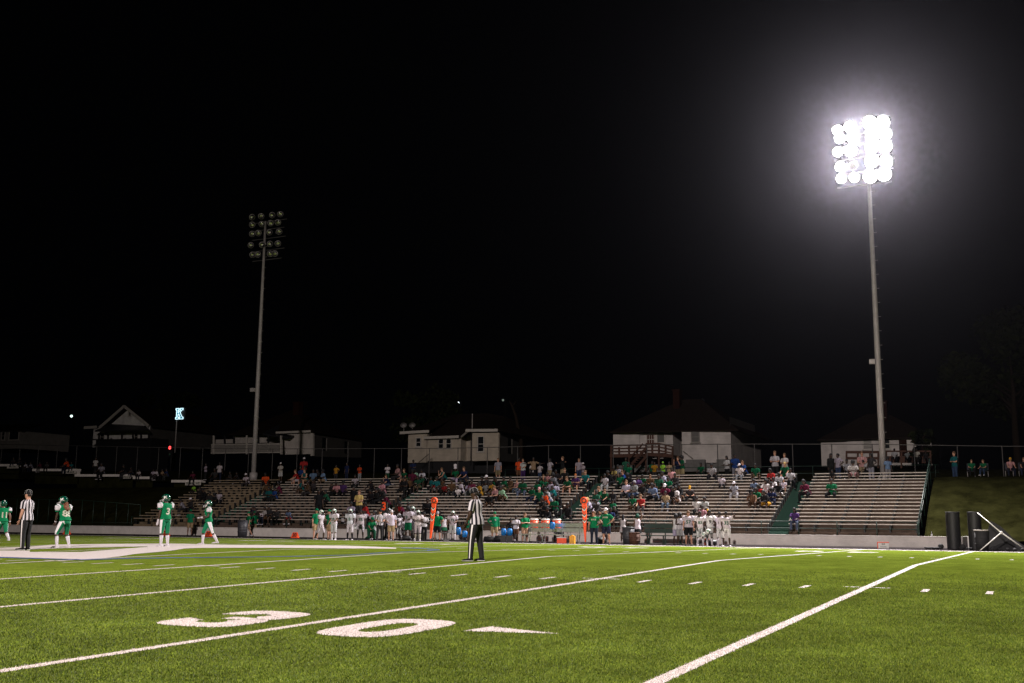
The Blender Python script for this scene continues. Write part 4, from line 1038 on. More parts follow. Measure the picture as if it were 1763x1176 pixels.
def sock_mb(P, q):
    mb = MB(); hip, kn, an = P.leg[q]
    limb(mb, [lerp(kn, an, .28), lerp(kn, an, .4), lerp(kn, an, .7), an, an-V3((0, 0, .03))], [.064, .063, .050, .043, .043], 12); return mb
def hair_mb(P, kind):
    mb = MB(); hd = lambda x, y, z: P.head+P.headR @ V3((x, y, z)); n = 14; up = P.headR @ V3((0, 0, 1)); xr = tuple(P.headR @ V3((1, 0, 0)))
    if kind in ('short', 'long', 'pony', 'afro'):
        d = .012 if kind != 'afro' else .045
        mb.loft([(hd(0, .030, .045 if kind != 'short' else .075), up, .060+d, .072+d), (hd(0, .022, .10), up, .070+d, .082+d), (hd(0, .012, .15), up, .077+d, .094+d), (hd(0, .006, .19), up, .071+d, .088+d), (hd(0, .004, .225+d*.6), up, .048+d, .062+d), (hd(0, .004, .243+d), up, .02+d*.5, .026+d*.5)], n, xref=xr)
    if kind == 'long':
        mb.loft([(hd(0, .05, .14), -up, .075, .05), (hd(0, .065, .02), -up, .085, .045), (hd(0, .075, -.12), V3((0, .1, -1)), .08, .035), (hd(0, .085, -.24), V3((0, 0, -1)), .05, .02)], 12)
    if kind == 'pony':
        mb.loft([(hd(0, .09, .14), V3((0, 1, 0)), .03, .03), (hd(0, .14, .08), V3((0, .3, -1)), .035, .03), (hd(0, .13, -.06), V3((0, 0, -1)), .03, .025), (hd(0, .12, -.14), V3((0, 0, -1)), .012, .01)], 10)
    if kind in ('cap', 'capback'):
        s = -1 if kind == 'cap' else 1
        mb.loft([(hd(0, .004, .118), up, .087, .108), (hd(0, .004, .16), up, .088, .109), (hd(0, .006, .20), up, .078, .098), (hd(0, .006, .235), up, .052, .066), (hd(0, .006, .252), up, .012, .014)], n, xref=xr)
        mb.loft([(hd(0, s*.05, .126), up, .075, .10), (hd(0, s*.085, .121), up, .078, .105), (hd(0, s*.09, .115), up, .074, .10)], n, xref=xr)
    if kind == 'tallhat':
        mb.loft([(hd(0, 0, .14), up, .12, .13), (hd(0, 0, .17), up, .085, .10), (hd(0, 0, .34), up, .10, .11), (hd(0, 0, .42), up, .085, .095)], n)
    return mb
_cache = {}
def cached(key, fn):
    if key not in _cache: _cache[key] = fn()
    return _cache[key]
def helmet(P, parent, shell=(.0, .05, .03), stripe=(.7, .68, .66), mask=(.6, .6, .6), logo=True, held=None):
    """helmet as a part; fitted on the head, with opening, facemask, stripe and side letters"""
    key = ('helmet',)
    def mk():
        bm = bmesh.new(); bmesh.ops.create_uvsphere(bm, u_segments=24, v_segments=16, radius=1)
        for v in bm.verts: v.co = V3((v.co.x*.125, v.co.y*.152+.012, v.co.z*.135+.125)) if v.co.z > 0 else V3((v.co.x*.122, v.co.y*.148+.012, v.co.z*.135+.125))
        kill = [f for f in bm.faces if (f.calc_center_median().y < -.055 and f.calc_center_median().z < .15) or f.calc_center_median().z < .005]
        bmesh.ops.delete(bm, geom=kill, context='FACES')
        g = bmesh.ops.solidify(bm, geom=bm.faces[:], thickness=.012)
        me = bpy.data.meshes.new('helmet'); bm.to_mesh(me); bm.free()
        for p in me.polygons: p.use_smooth = True
        me.materials.append(MT['shell'])
        s = MB()
        for i in range(15):
            a0, a1 = math.radians(-35+i*12.5), math.radians(-35+(i+1)*12.5)
            def pt(a, x): return V3((x, -math.cos(a)*.156+.012, math.sin(a)*.139+.125))
            s.add([pt(a0, -.016), pt(a0, .016), pt(a1, .016), pt(a1, -.016)], [(0, 1, 2, 3)]) if a0 > math.radians(20) or i > 3 else None
        st = s.mesh('helmet_stripe', ['shell'])
        k = MB()
        for z, w_ in ((.035, .085), (.065, .10), (.0, .07)):
            k.tube([(-w_-.015, -.055, z+.02), (-w_*.75, -.15, z), (0, -.19, z-.004), (w_*.75, -.15, z), (w_+.015, -.055, z+.02)], .0075, 5)
        for x in (-.035, .035): k.tube([(x, -.187, .067), (x, -.186, -.004)], .007, 5)
        for x in (-.11, .11): k.tube([(x, -.05, .095), (x*.9, -.10, .05), (x*.72, -.13, .0)], .0075, 5)
        return me, st, k.mesh('facemask', ['shell'])
    me, st, km = cached(key, mk)
    if held is None: mw = Matrix.Translation(P.head) @ P.headR.to_4x4()
    else: mw = held
    h = inst('helmet', me, parent, color=shell); h.matrix_local = mw
    inst('helmet_stripe', st, h, color=stripe); inst('facemask', km, h, color=mask)
    if logo:
        def mk2():
            V, Fc = text_geo('K', .15, .03, 10); q = MB()
            for s in (1, -1):
                q.add([V3((s*(.125*math.sqrt(max(.05, 1-((v.x*s)/.17)**2-(v.y/.15)**2))+.004), v.x*s*1.25-.005, v.y*.8+.145)) for v in V], Fc)
            return q.mesh('helmet_logo', ['shell'])
        inst('helmet_logo', cached(('hl',), mk2), h, color=stripe if sum(shell) < 1 else (.0, .25, .14))
    return h
def number_decal(P, shirt_key, smb, txt, back, size, z, color, parent, xs=1.0, name='number'):
    bv = BVHTree.FromPolygons([Vector(v) for v in smb.v], smb.f)
    V, Fc = text_geo(txt, size, .03, .03); out = []; last = .15
    for v in V:
        s = 1 if back else -1
        x = v.x*xs*(-1 if back else 1); o = V3((x, s*1.0, 0))+P.pel+P.up*(z+v.y)
        hit = bv.ray_cast(o, V3((0, -s, 0)))
        y = hit[0].y if hit[0] else P.pel.y+s*last
        out.append(V3((x, y+s*.006, o.z)))
    q = MB(); q.add(out, Fc); return q.build(name, 'cloth', parent, color=color)

SK = {'d': (.045, .022, .014), 'm': (.13, .065, .04), 'l': (.42, .22, .15)}
CC = dict(w=(.56, .52, .56), g=(.0, .10, .042), k=(.012, .012, .014), n=(.012, .02, .07), b=(.015, .05, .20), l=(.15, .22, .36), t=(.01, .13, .14), r=(.30, .02, .02), o=(.62, .07, .015), y=(.55, .45, .16), p=(.52, .26, .28), u=(.07, .03, .13), e=(.27, .26, .30), m=(.13, .015, .045), d=(.035, .032, .035), h=(.30, .22, .13), v=(.42, .37, .48), a=(.28, .48, .34), j=(.42, .22, .02), z=(.12, .065, .035), q=(.25, .55, .05), i=(.015, .09, .05), c=(.50, .47, .40))
CN = dict(w='white', g='green', k='black', n='navy', b='blue', l='light blue', t='teal', r='red', o='orange', y='pale yellow', p='pink', u='purple', e='grey', m='maroon', d='dark', h='khaki', v='lilac', a='pale green', j='mustard', z='brown', q='neon green', i='dark green', c='cream')
def pose_of(key):
    kind, al, ar, lean, hy, hp, w, spread = key
    return cached(('pose',)+key, lambda: Pose(kind, (al, ar), lean, (hy, hp), w, spread))
def person(loc, yaw, pkey, top=('tee', 'w'), bot=('long', 'k'), head=('short', 'k'), skin='d', scale=1., label='', group=None, shoes='w', fine=False,
           numb=None, striped=False, socks=None, trouser_mat='cloth', hel=None, cat='person', jitter=True):
    P = pose_of(pkey); root = empty('person', loc, yaw, label, cat, group); root.scale = (scale,)*3
    body = cached(('body', fine)+pkey, lambda: remesh(body_mb(P, fine), .011 if fine else .021, 'body', finger_mb(P)))
    inst('body', body, root, color=SK[skin])
    def jit(c):
        k = (random.uniform(.5, .92) if group else random.uniform(.72, 1.1)) if jitter else 1  # random tone; grouped spectators also darkened, dim light put into cloth colour
        return tuple(max(.003, v*k*(random.uniform(.94, 1.06) if jitter else 1)) for v in c)
    tk = top[0]; smat = 'stripes' if striped else 'cloth'
    def mks():
        m = shirt_mb(P, {'polo': 'tee'}.get(tk, tk)); return (m, m.mesh('shirt', [smat]))
    smb, sme = cached(('shirt', tk, smat)+pkey, mks)
    tc_ = CC[top[1]] if isinstance(top[1], str) else top[1]
    sh = inst('jersey' if tk == 'pads' else 'shirt', sme, root, color=jit(tc_))
    bk = bot[0]; bme = cached(('bot', bk, trouser_mat)+pkey, lambda: trouser_mb(P, bk).mesh('trousers', [trouser_mat]))
    if bot[1] in ('b', 'l', 'n'): bot = (bot[0], {'b': (.03, .05, .11), 'l': (.09, .12, .18), 'n': (.012, .016, .035)}[bot[1]])
    inst({'long': 'trousers', 'shorts': 'shorts', 'knee': 'football_trousers', 'skirt': 'skirt'}[bk], bme, root, color=jit(CC[bot[1]] if isinstance(bot[1], str) else bot[1]))
    for q in (1, -1):
        s = inst('shoe', cached(('shoe', q)+pkey, lambda: shoe_mb(P, q).mesh('shoe', ['cloth'])), root, color=CC[shoes])
        if fine: inst('sole', cached(('sole', q)+pkey, lambda: sole_mb(P, q).mesh('sole', ['cloth'])), s, color=(.7, .68, .66))
        if socks: inst('sock', cached(('sock', q)+pkey, lambda: sock_mb(P, q).mesh('sock', ['cloth'])), root, color=CC[socks])
    if hel: helmet(P, root, **hel)
    elif head[0] != 'bald':
        inst({'cap': 'cap', 'capback': 'cap', 'tallhat': 'hat'}.get(head[0], 'hair'), cached(('hair', head[0])+pkey, lambda: hair_mb(P, head[0]).mesh('hair', ['cloth' if 'cap' in head[0] or 'hat' in head[0] else 'hair'])), root, color=CC[head[1]] if isinstance(head[1], str) else head[1])
        if head[0] in ('cap', 'capback', 'tallhat'):
            inst('hair', cached(('hair0',)+pkey, lambda: MB().loft([(P.head+P.headR @ V3((0, .03, .05)), P.headR @ V3((0, 0, 1)), .066, .078), (P.head+P.headR @ V3((0, .02, .13)), P.headR @ V3((0, 0, 1)), .078, .094)], 12).mesh('hair', ['hair'])), root, color=(.02, .015, .012))
    for nb in (numb or []):
        txt, back, size, z, col = nb[:5]
        number_decal(P, None, smb, txt, back, size, z, CC[col] if isinstance(col, str) else col, sh, nb[5] if len(nb) > 5 else 1.0, nb[6] if len(nb) > 6 else 'number')
    return root, P
def eyes(root, P):
    for q in (1, -1):
        o = MB().sphere(P.head+P.headR @ V3((q*.031, -.087, .108)), (.012, .008, .008), 8, 6).build('eye', 'white_plastic', root)
        MB().sphere(P.head+P.headR @ V3((q*.031, -.0945, .108)), (.005, .003, .005), 6, 4).build('pupil', 'black', o)
def face_yaw(loc, phi):
    """phi 0 faces the camera, +90 faces picture right, -90 picture left"""
    d = V3(loc)-CAM; a = math.atan2(-d.x, d.y); return a+math.radians(phi)
HH = 1.775
def sc_for(x, yt, yf, loc, full=HH):
    z0 = loc.z; lo, hi = .8, 2.6
    for _ in range(30):
        m = (lo+hi)/2
        if proj((loc.x, loc.y, z0+m))[1] > yt: lo = m
        else: hi = m
    return lo/full

# --- on the field
def stand_at(x, yf): 
    g = gnd(x, yf); return g
GREEN = (.0, .155, .06); SKD = (.05, .022, .014)
pk = ('stance', 'low', 'low', 3, 8, 12, 1.19, .12)
L = stand_at(819, 966); r_, P = person(L, face_yaw(L, -112), pk, ('tee', 'w'), ('long', 'k'), ('cap', 'k'), 'd', sc_for(819, 838.5, 966, L), 'tall referee in striped shirt standing alone near the centre, seen from behind', None, 'k', True, striped=True, trouser_mat='striped_trousers', jitter=False)
eyes(r_, P)
def referee_extras(r_, P):
    hd = lambda x, y, z: P.head+P.headR @ V3((x, y, z)); q = MB()
    for a in (0, 60, 120):
        c, s = math.cos(math.radians(a)), math.sin(math.radians(a))
        q.tube([hd(c*.089*k, .004+s*.11*k, z) for k, z in ((1, .125), (1, .165), (.9, .205), (.62, .238), (0, .256), (-.62, .238), (-.9, .205), (-1, .165), (-1, .125))], .0018, 5)
    q.build('cap_piping', 'white_plastic', r_)
    q = MB(); q.loft([(P.spine(.085), P.up, .168, .124), (P.spine(.115), P.up, .168, .124)], 20); q.build('belt', 'rubber', r_)
    s, e, w_, f = P.arm[1]; q = MB(); q.loft([(w_-f*.02, f, .031, .031), (w_+f*.005, f, .031, .031)], 10); q.build('wristband', 'black', r_)
referee_extras(r_, P)
pk = ('stand', 'down', 'low', 1, 0, 4, 1.05, .045)
L = stand_at(42, 947); r_, P = person(L, face_yaw(L, -128), pk, ('tee', 'w'), ('long', 'k'), ('cap', 'k'), 'l', sc_for(42, 843, 947, L), 'stocky referee in striped shirt at the left edge, seen from behind', None, 'k', True, striped=True, trouser_mat='striped_trousers', jitter=False)
eyes(r_, P); referee_extras(r_, P)
HG = dict(shell=(.0, .05, .03), stripe=(.72, .7, .68), mask=(.6, .58, .58))
def player(x, yf, yt, phi, pk, num, label, head_back=True, top='g', bot='g', skin='d', hel=HG, xs=1.0, socks='w', numcol='c', sz=.30, group=None, shoulder=True, back=True):
    L = stand_at(x, yf); s = sc_for(x, yt, yf, L, HH+.03)
    r_, P = person(L, face_yaw(L, phi), pk, ('pads', GREEN if top == 'g' else CC['w']), ('knee', (.0, .16, .07) if bot == 'g' else CC['w']), ('short', 'k'), skin, s, label, group, 'w', True,
        numb=[(num, back, sz, .24, numcol, xs)]+([(num, not back, sz*.9, .24, numcol, xs)] if True else []), socks=socks, trouser_mat='panel_trousers' if bot == 'g' else 'cloth', hel=hel, jitter=False)
    if hel: eyes(r_, P)
    for q in (1, -1):                                             # white shoulder caps with dark bands
        sh, el, wr, fd = P.arm[q]; sh2 = sh+V3((q*.035, 0, .02))
        if top == 'g':
            c = MB(); limb(c, [sh2+V3((-q*.03, 0, .03)), sh2+V3((q*.005, 0, 0)), lerp(sh2, el, .25), lerp(sh2, el, .40)], [.08, .107, .099, .088], 14); c.build('shoulder_panel', 'cloth', r_, color=CC['w'])
            c = MB(); limb(c, [lerp(sh2, el, .40), lerp(sh2, el, .47)], [.092, .088], 14); c.build('sleeve_band', 'cloth', r_, color=(.0, .05, .03))
        c = MB(); limb(c, [wr-fd*.05, wr-fd*.015], [.036, .034], 10); c.build('wristband', 'cloth', r_, color=CC['w'])
    return r_, P
player(109, 943, 849, -140, ('crouch', 'low', 'low', 16, 42, 4, 1.0, .31), '88', 'football player number 88 in green with legs spread, long hair, seen from behind')
r_, P = player(282, 941, 849.5, -142, ('stand', 'down', 'down', 3, 50, 4, 1.0, .075), '3', 'football player number 3 in green with white gloves, seen from behind', xs=1.15)
for q in (1, -1):
    s, e, w_, f = P.arm[q]; c = MB(); limb(c, [w_-f*.02, w_+f*.03, w_+f*.08, w_+f*.14, w_+f*.17], [(.033, .03), (.042, .026), (.048, .027), (.042, .025), (.02, .015)], 10); c.build('glove', 'cloth', r_, color=CC['w'])
r_, P = player(357, 937.5, 858.5, -82, ('stride', 'front', 'front', 4, 0, 6, .95, .05), '6', 'football player in green walking left with hands together in white gloves')
for q in (1, -1):
    s, e, w_, f = P.arm[q]; c = MB(); limb(c, [w_-f*.02, w_+f*.03, w_+f*.08, w_+f*.14, w_+f*.17], [(.033, .03), (.042, .026), (.048, .027), (.042, .025), (.02, .015)], 10); c.build('glove', 'cloth', r_, color=CC['w'])
player(2, 936, 857, -160, ('run', 'swing_f', 'swing_b', 8, 0, 4, 1.0, .05), '11', 'football player number 11 in green running at the left edge', skin='m')
# long hair of number 88
o88 = [o for o in bpy.data.objects if o.get('label', '').startswith('football player number 88')][0]
P = pose_of(('crouch', 'low', 'low', 16, 42, 4, 1.0, .31)); c = MB(); hd = lambda x, y, z: P.head+P.headR @ V3((x, y, z))
c.loft([(hd(0, .10, .03), V3((0, .4, -1)), .06, .03), (P.spine(.50, .12), V3((0, .2, -1)), .12, .035), (P.spine(.42, .175), V3((0, .1, -1)), .12, .03), (P.spine(.34, .175), V3((0, 0, -1)), .05, .02)], 12); c.build('hair', 'hair', o88, color=(.12, .035, .012))

# --- along the far sideline: x, feet y, head y, phi, pose, top, bottom, head, skin, shoes, label, extras
stdl = lambda al='down', ar=None, lean=2, hy=0, w=1., sp=.05, k='stand', hp=4: (k, al, ar or al, lean, hy, hp, w, sp)
HW = dict(shell=(.62, .62, .6), stripe=(.0, .2, .12), mask=(.05, .06, .06), logo=True)
SL = [
 (326, 922, 877, 178, stdl('down'), ('tee', GREEN), ('shorts', 'h'), ('cap', 'g'), 'm', 'd', 'coach in green polo and khaki shorts seen from behind, left of walking player', None),
 (427, 923.5, 880, -70, stdl('down', k='walk'), ('tee', GREEN), ('shorts', 'h'), ('cap', 'g'), 'l', 'w', 'coach in green polo walking left beside the grey bin', None),
 (437, 923, 880, -150, stdl('down', w=1.1), ('tee', GREEN), ('shorts', 'h'), ('cap', 'g'), 'l', 'k', 'coach in green polo right behind the walking coach', None),
 (543, 929, 875, 30, stdl('down', hy=10), ('tee', GREEN), ('shorts', 'h'), ('cap', 'g'), 'l', 'k', 'coach in green polo and cap left of white helmeted player', None),
 (551, 930, 877, 60, stdl('down', k='walk'), ('pads', 'w'), ('knee', 'w'), ('short', 'k'), 'd', 'w', 'white jersey player hidden behind coach in green cap', dict(hel=HW)),
 (566, 929, 877, -60, stdl('low', 'face'), ('tee', GREEN), ('shorts', 'h'), ('capback', 'g'), 'l', 'k', 'coach in green with hand raised to mouth beside player', None),
 (574, 930, 876, -30, stdl('front'), ('pads', 'w'), ('knee', 'w'), ('short', 'k'), 'm', 'w', 'white uniform player with white helmet holding hands together', dict(hel=HW, numb=[('28', False, .2, .24, 'i')], socks='w')),
 (590, 925, 882, -60, stdl('down'), ('tank', 'w'), ('skirt', 'w'), ('long', 'k'), 'd', 'w', 'cheerleader with long black hair and white skirt beside number 8', None),
 (602, 930, 876, -20, stdl('down', sp=.09), ('pads', 'w'), ('knee', 'w'), ('short', 'k'), 'd', 'w', 'white uniform player number 8 with green and white helmet', dict(hel=HW, numb=[('8', False, .24, .24, 'i')], socks='k')),
 (609, 926, 883, 40, stdl('down'), ('tank', 'w'), ('skirt', 'w'), ('pony', 'k'), 'd', 'w', 'cheerleader half hidden between players 8 and 75', None),
 (620, 928.5, 877.5, -5, stdl('down', w=1.28, sp=.08), ('pads', 'w'), ('knee', 'w'), ('short', 'k'), 'd', 'k', 'broad bareheaded player number 75 in white', dict(numb=[('75', False, .24, .22, 'i', 1.1)])),
 (637, 929, 899, 20, ('kneel', 'knee', 'knee', 30, 0, 0, 1., .05), ('tee', GREEN), ('long', 'i'), ('cap', 'g'), 'm', 'k', 'kneeling person in green between player 75 and sideline referee', None),
 (643, 929, 879, -30, stdl('fold'), ('pads', 'w'), ('knee', 'w'), ('short', 'k'), 'd', 'w', 'white jersey player half hidden behind the sideline referee', None),
 (653, 931, 876.5, 15, stdl('front', w=1.06, sp=.07), ('tee', 'w'), ('long', 'k'), ('cap', 'k'), 'l', 'k', 'sideline referee in striped shirt holding a card, facing the field', dict(striped=True, trouser_mat='striped_trousers')),
 (667, 930, 875, 40, stdl('down', sp=.06), ('pads', 'w'), ('long', 'k'), ('short', 'k'), 'd', 'w', 'player in dark helmet behind man in white polo', dict(hel=dict(shell=(.02, .03, .03), stripe=(.7, .7, .7), mask=(.1, .1, .1), logo=False))),
 (673, 931, 877.5, 10, stdl('down', 'hip', w=1.1), ('tee', CC['v']), ('shorts', 'h'), ('cap', 'w'), 'l', 'k', 'man in white polo and khaki shorts with hand on hip', None),
 (685, 930, 884, 30, stdl('down', lean=8), ('pads', 'w'), ('knee', 'w'), ('short', 'k'), 'd', 'k', 'player in grey helmet behind man in white polo', dict(hel=dict(shell=(.3, .3, .32), stripe=(.3, .3, .32), mask=(.1, .1, .1), logo=False))),
 (693, 929, 893, 10, ('kneel', 'knee', 'knee', 20, 0, 0, 1., .05), ('pads', 'w'), ('knee', 'w'), ('short', 'k'), 'd', 'w', 'crouching white jersey player left of number 9 in green shorts', None),
 (702, 930, 871.5, -35, stdl('front', sp=.06), ('pads', 'w'), ('shorts', 'g'), ('afro', 'k'), 'd', 'd', 'tall player number 9 in white jersey and green shorts', dict(numb=[('9', False, .24, .24, 'i')])),
 (710, 929, 872, -20, stdl('down'), ('pads', 'w'), ('knee', 'w'), ('short', 'k'), 'd', 'w', 'white helmeted player behind tall number 9', dict(hel=HW)),
 (719, 931, 878.5, -10, stdl('fold', w=1.12), ('pads', 'w'), ('knee', 'w'), ('short', 'k'), 'd', 'w', 'white uniform player number 5 with crossed arms and helmet', dict(hel=HW, numb=[('5', False, .24, .2, 'i')], socks='c')),
 (729.5, 931, 882, 10, stdl('fold', w=1.05), ('tee', 'w'), ('long', 'k'), ('short', 'k'), 'd', 'k', 'man in white shirt and black trousers with folded arms', None),
 (752.5, 931, 880, 165, stdl('down', 'hip', w=1.12, sp=.09), ('tee', GREEN), ('shorts', 'k'), ('short', 'e'), 'l', 'k', 'grey haired man in green shirt and black shorts right of round orange marker', None),
 (764, 929, 886, -160, stdl('down'), ('tank', 'w'), ('skirt', 'i'), ('pony', 'k'), 'm', 'w', 'cheerleader in green skirt behind grey haired man', None),
 (779, 931, 879.5, -8, stdl('front', w=1.1, sp=.05), ('pads', 'w'), ('knee', 'w'), ('short', 'k'), 'm', 'k', 'white uniform player number 73 with white helmet, hands clasped', dict(hel=HW, numb=[('73', False, .22, .26, 'i')], socks='w')),
 (806, 932, 887, -80, stdl('front'), ('tee', GREEN), ('shorts', 'z'), ('cap', 'w'), 'm', 'k', 'woman in white cap and green shirt just left of tall referee', None),
 (851, 932.5, 880.5, 20, stdl('down', 'hip', w=1.16, sp=.07), ('long', GREEN), ('shorts', 'h'), ('cap', 'g'), 'l', 'k', 'man in long sleeved green shirt and khaki shorts, hand on hip', dict(numb=[('G', False, .13, .32, 'w', 1, 'emblem')])),
 (876, 931, 885, 10, ('bench', 'lap', 'lap', 10, 0, 0, 1., .05), ('tee', 'k'), ('long', 'd'), ('short', 'k'), 'd', 'w', 'person in black shirt with white print left of coolers', None),
 (888, 933.5, 887, 0, stdl('fold', hy=20), ('tee', 'w'), ('shorts', 'z'), ('pony', 'k'), 'd', 'k', 'girl in white T-shirt with arms folded left of coolers', None),
 (903.5, 934, 882.5, 25, stdl('fold', w=1.1), ('tee', GREEN), ('shorts', (.42, .25, .17)), ('long', 'z'), 'l', 'k', 'woman in green shirt and tan shorts beside the orange coolers', None),
 (911, 933, 888, 60, stdl('down'), ('pads', 'w'), ('long', 'c'), ('short', 'k'), 'd', 'k', 'player in white half hidden behind woman in green shirt', None),
 (931, 925, 884, 30, stdl('front'), ('tee', 'k'), ('long', 'k'), ('long', 'k'), 'd', 'k', 'person dressed in black between first two coolers', None),
 (938, 924, 889, -60, stdl('front', lean=14), ('tee', 'w'), ('long', 'w'), ('short', 'z'), 'm', 'w', 'person in white bending over the orange coolers', None),
 (948, 924, 889.5, 20, stdl('down', lean=6), ('tee', 'l'), ('long', 'b'), ('cap', 'e'), 'm', 'k', 'person in light blue and green behind the second cooler', None),
 (971, 924, 883, -10, stdl('front'), ('long', 'k'), ('long', 'k'), ('short', 'k'), 'd', 'k', 'person in black hoodie standing behind seated player', None),
 (998, 930, 886, -50, ('bench', 'lap', 'lap', 18, 0, 0, 1., .05), ('tank', 'w'), ('shorts', 'w'), ('long', 'k'), 'd', 'w', 'cheerleader seated left of the right round orange marker', None),
 (1023, 937, 879.5, -12, stdl('hip', 'down', w=1.18, hy=-25, sp=.05), ('tee', GREEN), ('long', (.02, .025, .04)), ('short', 'z'), 'l', 'k', 'man in green printed shirt and jeans right of orange marker', dict(numb=[('KINGS', False, .105, .36, 'c', .9, 'print')])),
 (1029, 932, 876, 20, stdl('down'), ('pads', 'w'), ('knee', 'w'), ('short', 'k'), 'd', 'w', 'white helmeted player behind man in green shirt and jeans', dict(hel=HW)),
 (1044, 937.5, 874, -25, stdl('hip', w=1.08, hy=-20, sp=.1), ('tee', GREEN), ('shorts', 'n'), ('cap', 'w'), 'l', 'k', 'man in white cap, green printed shirt, hands on hips', dict(numb=[('KINGS', False, .105, .36, 'c', .9, 'print')])),
 (1073, 934, 886, 170, stdl('front'), ('tank', 'w'), ('skirt', 'w'), ('long', 'k'), 'd', 'w', 'cheerleader in white skirt with very long black hair', None),
 (1098, 936.5, 885.5, -160, stdl('down', 'up'), ('tank', 'w'), ('skirt', 'k'), ('afro', (.0, .05, .03)), 'm', 'w', 'cheerleader with green head covering and black skirt', None),
 (1136, 932, 883.5, -150, stdl('front'), ('tank', 'w'), ('skirt', 'i'), ('long', 'k'), 'd', 'w', 'cheerleader in green skirt standing alone before green bench', None),
 (1164, 938, 885, 150, stdl('front'), ('tank', 'w'), ('shorts', 'v'), ('afro', 'k'), 'd', 'k', 'girl with curly hair behind girl in grey shorts', None),
 (1171, 938.5, 883, 12, stdl('fold'), ('tank', 'w'), ('shorts', 'e'), ('afro', 'k'), 'd', 'k', 'girl with curly hair in white top and grey shorts', None),
 (1186, 939, 879, 0, stdl('down', w=1.12, sp=.06), ('pads', 'w'), ('shorts', 'k'), ('short', 'z'), 'l', 'k', 'player number 57 in white jersey and black shorts', dict(numb=[('57', False, .24, .24, 'i', 1.05)])),
 (1206, 940, 880, 5, stdl('low', sp=.09), ('pads', 'w'), ('knee', 'w'), ('long', 'k'), 'd', 'w', 'player number 85 in white holding helmet by his knees', dict(numb=[('85', False, .22, .24, 'i')], socks='w')),
 (1222, 940, 878, 15, stdl('front', 'low', w=1.05), ('pads', 'w'), ('knee', 'w'), ('short', 'k'), 'd', 'w', 'player number 9 in white holding helmet at right of number 85', dict(numb=[('9', False, .24, .24, 'k')], socks='w')),
 (1240, 940, 881, -20, stdl('low', sp=.08), ('pads', 'w'), ('knee', 'w'), ('short', 'k'), 'd', 'w', 'slim player number 1 in white left of number 35', dict(numb=[('1', False, .2, .24, 'k')], socks='w')),
 (1251, 941, 880.5, 5, stdl('head', 'low', w=1.12, sp=.1), ('pads', 'w'), ('knee', 'w'), ('short', 'k'), 'd', 'w', 'player number 35 in white with hand raised to head', dict(numb=[('35', False, .24, .24, 'i')])),
]
for x, yf, yt, phi, pk, top, bot, head, skin, shoes, label, ex in SL:
    sit = pk[0] == 'bench'
    if sit:
        L = gnd(x, yf); sc = .97; L = V3((L.x, L.y+.2, GZ+.43))
    else:
        L = gnd(x, yf); L.z = max(L.z, GZ)
        sc = 1.0 if pk[0] == 'kneel' else sc_for(x, yt, yf, L)
    person(L, face_yaw(L, phi), pk, top, bot, head, skin, sc, label, None, shoes, False, **(ex or {}))
# seated player in front of the metal bench
L = gnd(958, 934); L = V3((L.x, L.y+.35, GZ+.45))
person(L, face_yaw(L, 0), ('bench', 'lap', 'lap', 24, 0, 25, 1.05, .12), ('pads', 'w'), ('knee', 'w'), ('short', 'k'), 'd', 1.0, 'white jersey player seated bending forward on the metal bench', None, 'r', False, socks='k')
# helmets held low by players 85 and 9
for i, (x, y) in enumerate(((1212.5, 925), (1220, 919.5))):
    b = gnd(1214, 940); c = at(x, y, b.y-.35)
    h = helmet(None, None, **{**HW, 'held': Matrix.Translation(c) @ Matrix.Rotation(face_yaw(c, 70), 4, 'Z')})
    h.name = 'football_helmet'; h.data = h.data; tag(h, ['white helmet held lowest between players 85 and 9', 'white helmet held higher beside player number 9'][i], 'helmet', 'helmets held in hand')

